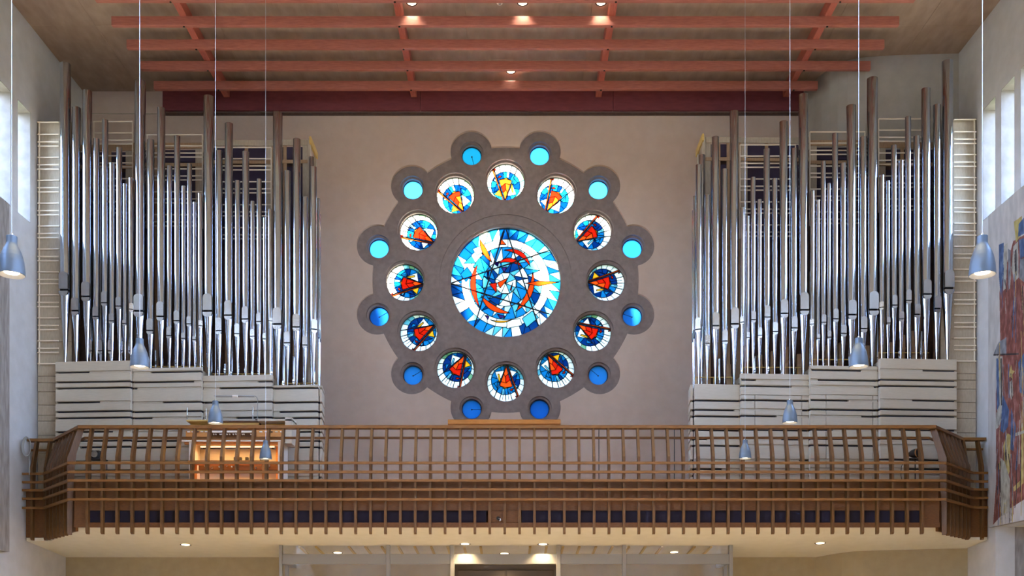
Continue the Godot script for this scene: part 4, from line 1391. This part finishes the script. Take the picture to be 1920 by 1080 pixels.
	part(la, "lamp_housing", bar(at(404, 743, 19.88), at(477, 743, 19.88), 0.018, 8), M.cord)
	part(la, "joint", bar(at(436, 743, 19.87), at(446, 743, 19.87), 0.024, 8), M.white_key)
	part(la, "foot", lathe([Vector2(0, 0), Vector2(0.05, 0), Vector2(0.05, 0.02), Vector2(0, 0.02)], 12), M.cord, at(483, 787, 19.9))
	# pedal lamp: a glowing tube under the desk
	part(o, "pedal_lamp", bar(Vector3(hx(370, d), y.call(834.5), -d - 0.2), Vector3(hx(510, d), y.call(834.5), -d - 0.2), 0.012, 8), M.strip_lamp)
	var al := AreaLight3D.new()
	al.name = "lamp_light"
	al.area_size = Vector2(1.4, 0.03)
	al.light_color = srgb(255, 190, 110)
	al.light_energy = 0.8
	al.area_range = 40.0
	al.shadow_enabled = true
	o.add_child(al)
	al.position = Vector3(hx(440, d), y.call(836.5), -d - 0.2)
	al.rotation.x = -PI / 2
	# little microphones on stalks
	for m in [[351.0, 787.0, 764.0, "leftmost"], [386.5, 787.0, 766.0, "middle"], [474.0, 787.0, 763.0, "rightmost"]]:
		var mic := thing("microphone_stalk", "short upright rod on the organ console, %s of three" % m[3], "rod", at(m[0], m[1], 19.9), 0.0, "rods on the organ console")
		var h: float = (m[1] - m[2]) * 19.9 / F
		part(mic, "stalk", bar(Vector3.ZERO, Vector3(0, h, 0), 0.008, 8), M.steel)
		part(mic, "head", lathe([Vector2(0, 0), Vector2(0.014, 0.004), Vector2(0.014, h * 0.3), Vector2(0, h * 0.33)], 10), M.cord, Vector3(0, h * 0.05, 0))

# ------------------------------------------------------------------ pendant lamps
func pendants() -> void:
	var rim := 2.9
	# outside of the bell from the rim up, as (radius, height) in metres
	var bell := [Vector2(0.100, 0.0), Vector2(0.105, 0.003), Vector2(0.1045, 0.03), Vector2(0.101, 0.07), Vector2(0.095, 0.115), Vector2(0.086, 0.155), Vector2(0.074, 0.19), Vector2(0.06, 0.22), Vector2(0.049, 0.243), Vector2(0.044, 0.258), Vector2(0.043, 0.268), Vector2(0.043, 0.318), Vector2(0.040, 0.321), Vector2(0.0, 0.321)]
	var shell := lathe(bell, 40)
	var inner := lathe([Vector2(0.0, 0.03), Vector2(0.068, 0.03), Vector2(0.096, 0.004), Vector2(0.100, 0.0)], 40)
	var bulb := lathe([Vector2(0, 0.02), Vector2(0.058, 0.02), Vector2(0.062, 0.026), Vector2(0.062, 0.03)], 28)
	var spots := [[22.0, 516.0, "left", "nearest"], [262.0, 689.0, "left", "second nearest"], [404.0, 794.0, "left", "third nearest"], [498.0, 861.0, "left", "farthest"],
		[1842.0, 516.0, "right", "nearest"], [1610.0, 688.0, "right", "second nearest"], [1481.0, 793.0, "right", "third nearest"], [1397.0, 860.0, "right", "farthest"]]
	for p in spots:
		var d: float = F * rim / (PY - p[1])
		var o := thing("pendant_lamp", "blue-grey metal bell pendant lamp, %s of the %s row" % [p[3], p[2]], "lamp", at(p[0], p[1], d), 0.0, "pendant lamps hanging in two rows")
		var ls := part(o, "lamp_shade", shell, M.lamp_metal)
		part(ls, "lamp_reflector", inner, M.lamp_inner)
		part(ls, "lamp_bulb", bulb, M.bulb)
		var cb := part(o, "cable", bar(Vector3(0, 0.32, 0), Vector3(0, HC - EYE - rim, 0), 0.003, 6), M.cable)
		part(cb, "cable_grip", lathe([Vector2(0.012, 0), Vector2(0.012, 0.02), Vector2(0.004, 0.03)], 10), M.steel, Vector3(0, 0.32, 0))
		spot(o, Vector3(0, 0.012, 0), 2.0, 40.0, srgb(255, 232, 196), 0.05)

# ------------------------------------------------------------------ recessed lights
func downlights() -> void:
	var ring := lathe([Vector2(0.085, 0.0), Vector2(0.11, -0.006), Vector2(0.112, 0.0)], 28)
	var lens := lathe([Vector2(0.0, -0.003), Vector2(0.085, -0.003), Vector2(0.086, 0.0)], 28)
	var names := ["nearest the rose window", "left of the row at the top edge", "middle of the row at the top edge", "right of the row at the top edge"]
	var i := 0
	for p in [[958.0, 133.5], [772.0, 5.0], [980.0, 5.0], [1127.0, 5.0]]:
		var d: float = F * (HC - 0.012 - EYE) / (PY - p[1])
		var o := thing("ceiling_downlight", "round recessed ceiling light, %s" % names[i], "lamp", at(p[0], p[1], d), 0.0, "recessed lights in the ceiling")
		part(o, "lamp_ring", ring, M.dark)
		part(o, "lamp_lens", lens, M.downlight)
		spot(o, Vector3(0, -0.02, 0), 1.2, 42.0, srgb(255, 236, 208), 0.08)
		i += 1
	# the same lights go on along the nave, out of the frame
	for row in 4:
		for x in [-5.2, -1.93, 0.24, 1.77, 5.2]:
			var o := thing("ceiling_downlight", "recessed ceiling light over the nave, %s row from the gallery, %s from the left wall" % [ordinal(row + 1), ordinal([-5.2, -1.93, 0.24, 1.77, 5.2].find(x))], "lamp", Vector3(x, HC - 0.001, -15.8 + 4.2 * row), 0.0, "recessed lights in the ceiling")
			part(o, "lamp_ring", ring, M.dark)
			part(o, "lamp_lens", lens, M.downlight)
			spot(o, Vector3(0, -0.02, 0), 12.0, 48.0, srgb(255, 230, 182), 0.08)
	var sd := thing("smoke_detector", "small pale round smoke detector on the ceiling near the top edge", "detector", at(937, 4, F * (HC - 0.012 - EYE) / 1171.0))
	part(sd, "base", lathe([Vector2(0, -0.04), Vector2(0.05, -0.035), Vector2(0.07, 0)], 20), M.white_key)
	part(sd, "grille", lathe([Vector2(0, -0.045), Vector2(0.025, -0.045), Vector2(0.03, -0.038)], 14), M.cord)
	# under the gallery: the underside falls away towards the back
	var low := [[348.0, 1021.5, 24.0, "far left"], [872.0, 1020.0, 24.0, "left of the middle pair"], [1018.0, 1020.5, 24.0, "right of the middle pair"], [1538.0, 1018.5, 24.0, "far right"], [633.0, 1036.5, 24.0, "inside the glazed entrance on the left"], [1264.0, 1035.5, 24.0, "inside the glazed entrance on the right"], [946.0, 1038.0, 20.0, "inside the glazed entrance over the door"]]
	for p in low:
		# where the line of sight meets the sloping underside
		var k: float = (PY - p[1]) / F
		var d: float = (1.87 + 0.1097 * 19.0 - 0.008) / (k + 0.1097)
		var o := thing("gallery_downlight", "round recessed light under the gallery, %s" % p[3], "lamp", at(p[0], p[1], d), 0.0, "recessed lights under the gallery")
		o.rotation.x = -0.1092
		part(o, "lamp_ring", ring, M.dark)
		part(o, "lamp_lens", lens, M.downlight)
		spot(o, Vector3(0, -0.02, 0), 1.0 if "entrance" in p[3] else 2.4, 60.0, srgb(255, 222, 170), 0.08)

# ------------------------------------------------------------------ small things on the gallery
func odds_and_ends() -> void:
	# projector on a stand, left
	var d := 19.75
	var p := thing("stage_speaker", "black speaker box on a metal stand at the left end of the gallery", "speaker", at(181, 885, d) * Vector3(1, 0, 1) + Vector3(0, 2.62 + EYE, 0))
	var y0 := hy(861, d) - 2.62 - EYE
	part(p, "box", bevel(Vector3(0.17, 0.16, 0.16), 0.01), M.black, Vector3(0, y0 + 0.08, 0))
	part(p, "front_ring", lathe([Vector2(0, 0.005), Vector2(0.04, 0.0), Vector2(0.062, 0.012), Vector2(0.066, 0.0)], 20), M.cord, Vector3(-0.01, y0 + 0.085, 0.08), Basis(Vector3.RIGHT, PI / 2))
	part(p, "shelf", bevel(Vector3(0.3, 0.02, 0.24), 0.004), M.black, Vector3(0.03, y0 - 0.01, 0))
	for x in [-0.09, 0.15, 0.22]:
		part(p, "leg", bar(Vector3(x, 0, 0.05), Vector3(x, y0 - 0.02, 0.05), 0.01), M.black)
	# spotlight, right
	var q := thing("stage_spotlight", "dark round stage spotlight on the gallery rail at the right", "spotlight", at(1716, 850, 19.35))
	part(q, "barrel", lathe([Vector2(0, -0.12), Vector2(0.05, -0.12), Vector2(0.075, -0.06), Vector2(0.085, 0.0), Vector2(0.085, 0.1), Vector2(0.075, 0.1), Vector2(0.07, 0.02), Vector2(0, 0.02)], 24), M.black, Vector3.ZERO, Basis(Vector3.UP, 0.5) * Basis(Vector3.RIGHT, PI / 2))
	part(q, "brass_ring", lathe([Vector2(0.087, 0.06), Vector2(0.092, 0.07), Vector2(0.087, 0.08)], 24), M.oak, Vector3.ZERO, Basis(Vector3.UP, 0.5) * Basis(Vector3.RIGHT, PI / 2))
	part(q, "bracket", bevel(Vector3(0.26, 0.02, 0.12), 0.004), M.black, Vector3(-0.04, -0.105, 0))
	part(q, "cable", path_bar([Vector3(-0.12, -0.10, 0.02), Vector3(-0.2, -0.14, 0.02), Vector3(-0.27, -0.25, 0.02), Vector3(-0.28, -0.42, 0.02), Vector3(-0.25, -0.6, 0.02)], 0.006), M.black)
	part(q, "stand", bar(Vector3(0, -0.11, 0), Vector3(0, hy(850, 19.35) * -1.0 + 2.62 + EYE, 0), 0.012), M.black)
	# coil of cable on the left wall
	var c := thing("cable_coil", "coil of grey cable hung at the left end of the balustrade by the wall", "cable", at(51, 838, 20.1))
	for k in 4:
		var pts := []
		for j in 25:
			var a := TAU * j / 24
			pts.append(Vector3(cos(a) * (0.07 + 0.006 * k), sin(a) * (0.17 + 0.008 * k), 0.012 * k))
		part(c, "loop", path_bar(pts, 0.008), M.cord)
	part(c, "drop", path_bar([Vector3(0.03, -0.16, 0), Vector3(0.05, -0.3, 0), Vector3(0.04, -0.62, 0)], 0.008), M.cord)
	# thin stands behind the balustrade in the middle
	var i := 0
	for e in [[1123.0, 800.0], [1264.5, 800.0]]:
		var st := thing("thin_stand", "thin dark upright stand behind the balustrade, %s" % ["nearer the middle of the gallery", "beside the right organ"][i], "stand", Vector3(hx(e[0], 19.7), 2.62 + EYE, -19.7))
		var h := hy(e[1], 19.7) - 2.62 - EYE
		part(st, "pole", bar(Vector3.ZERO, Vector3(0, h, 0), 0.008), M.black)
		for k in 3:
			var a := TAU * k / 3
			part(st, "foot", bar(Vector3(0, 0.12, 0), Vector3(cos(a) * 0.22, 0.01, sin(a) * 0.22), 0.008), M.black)
		i += 1
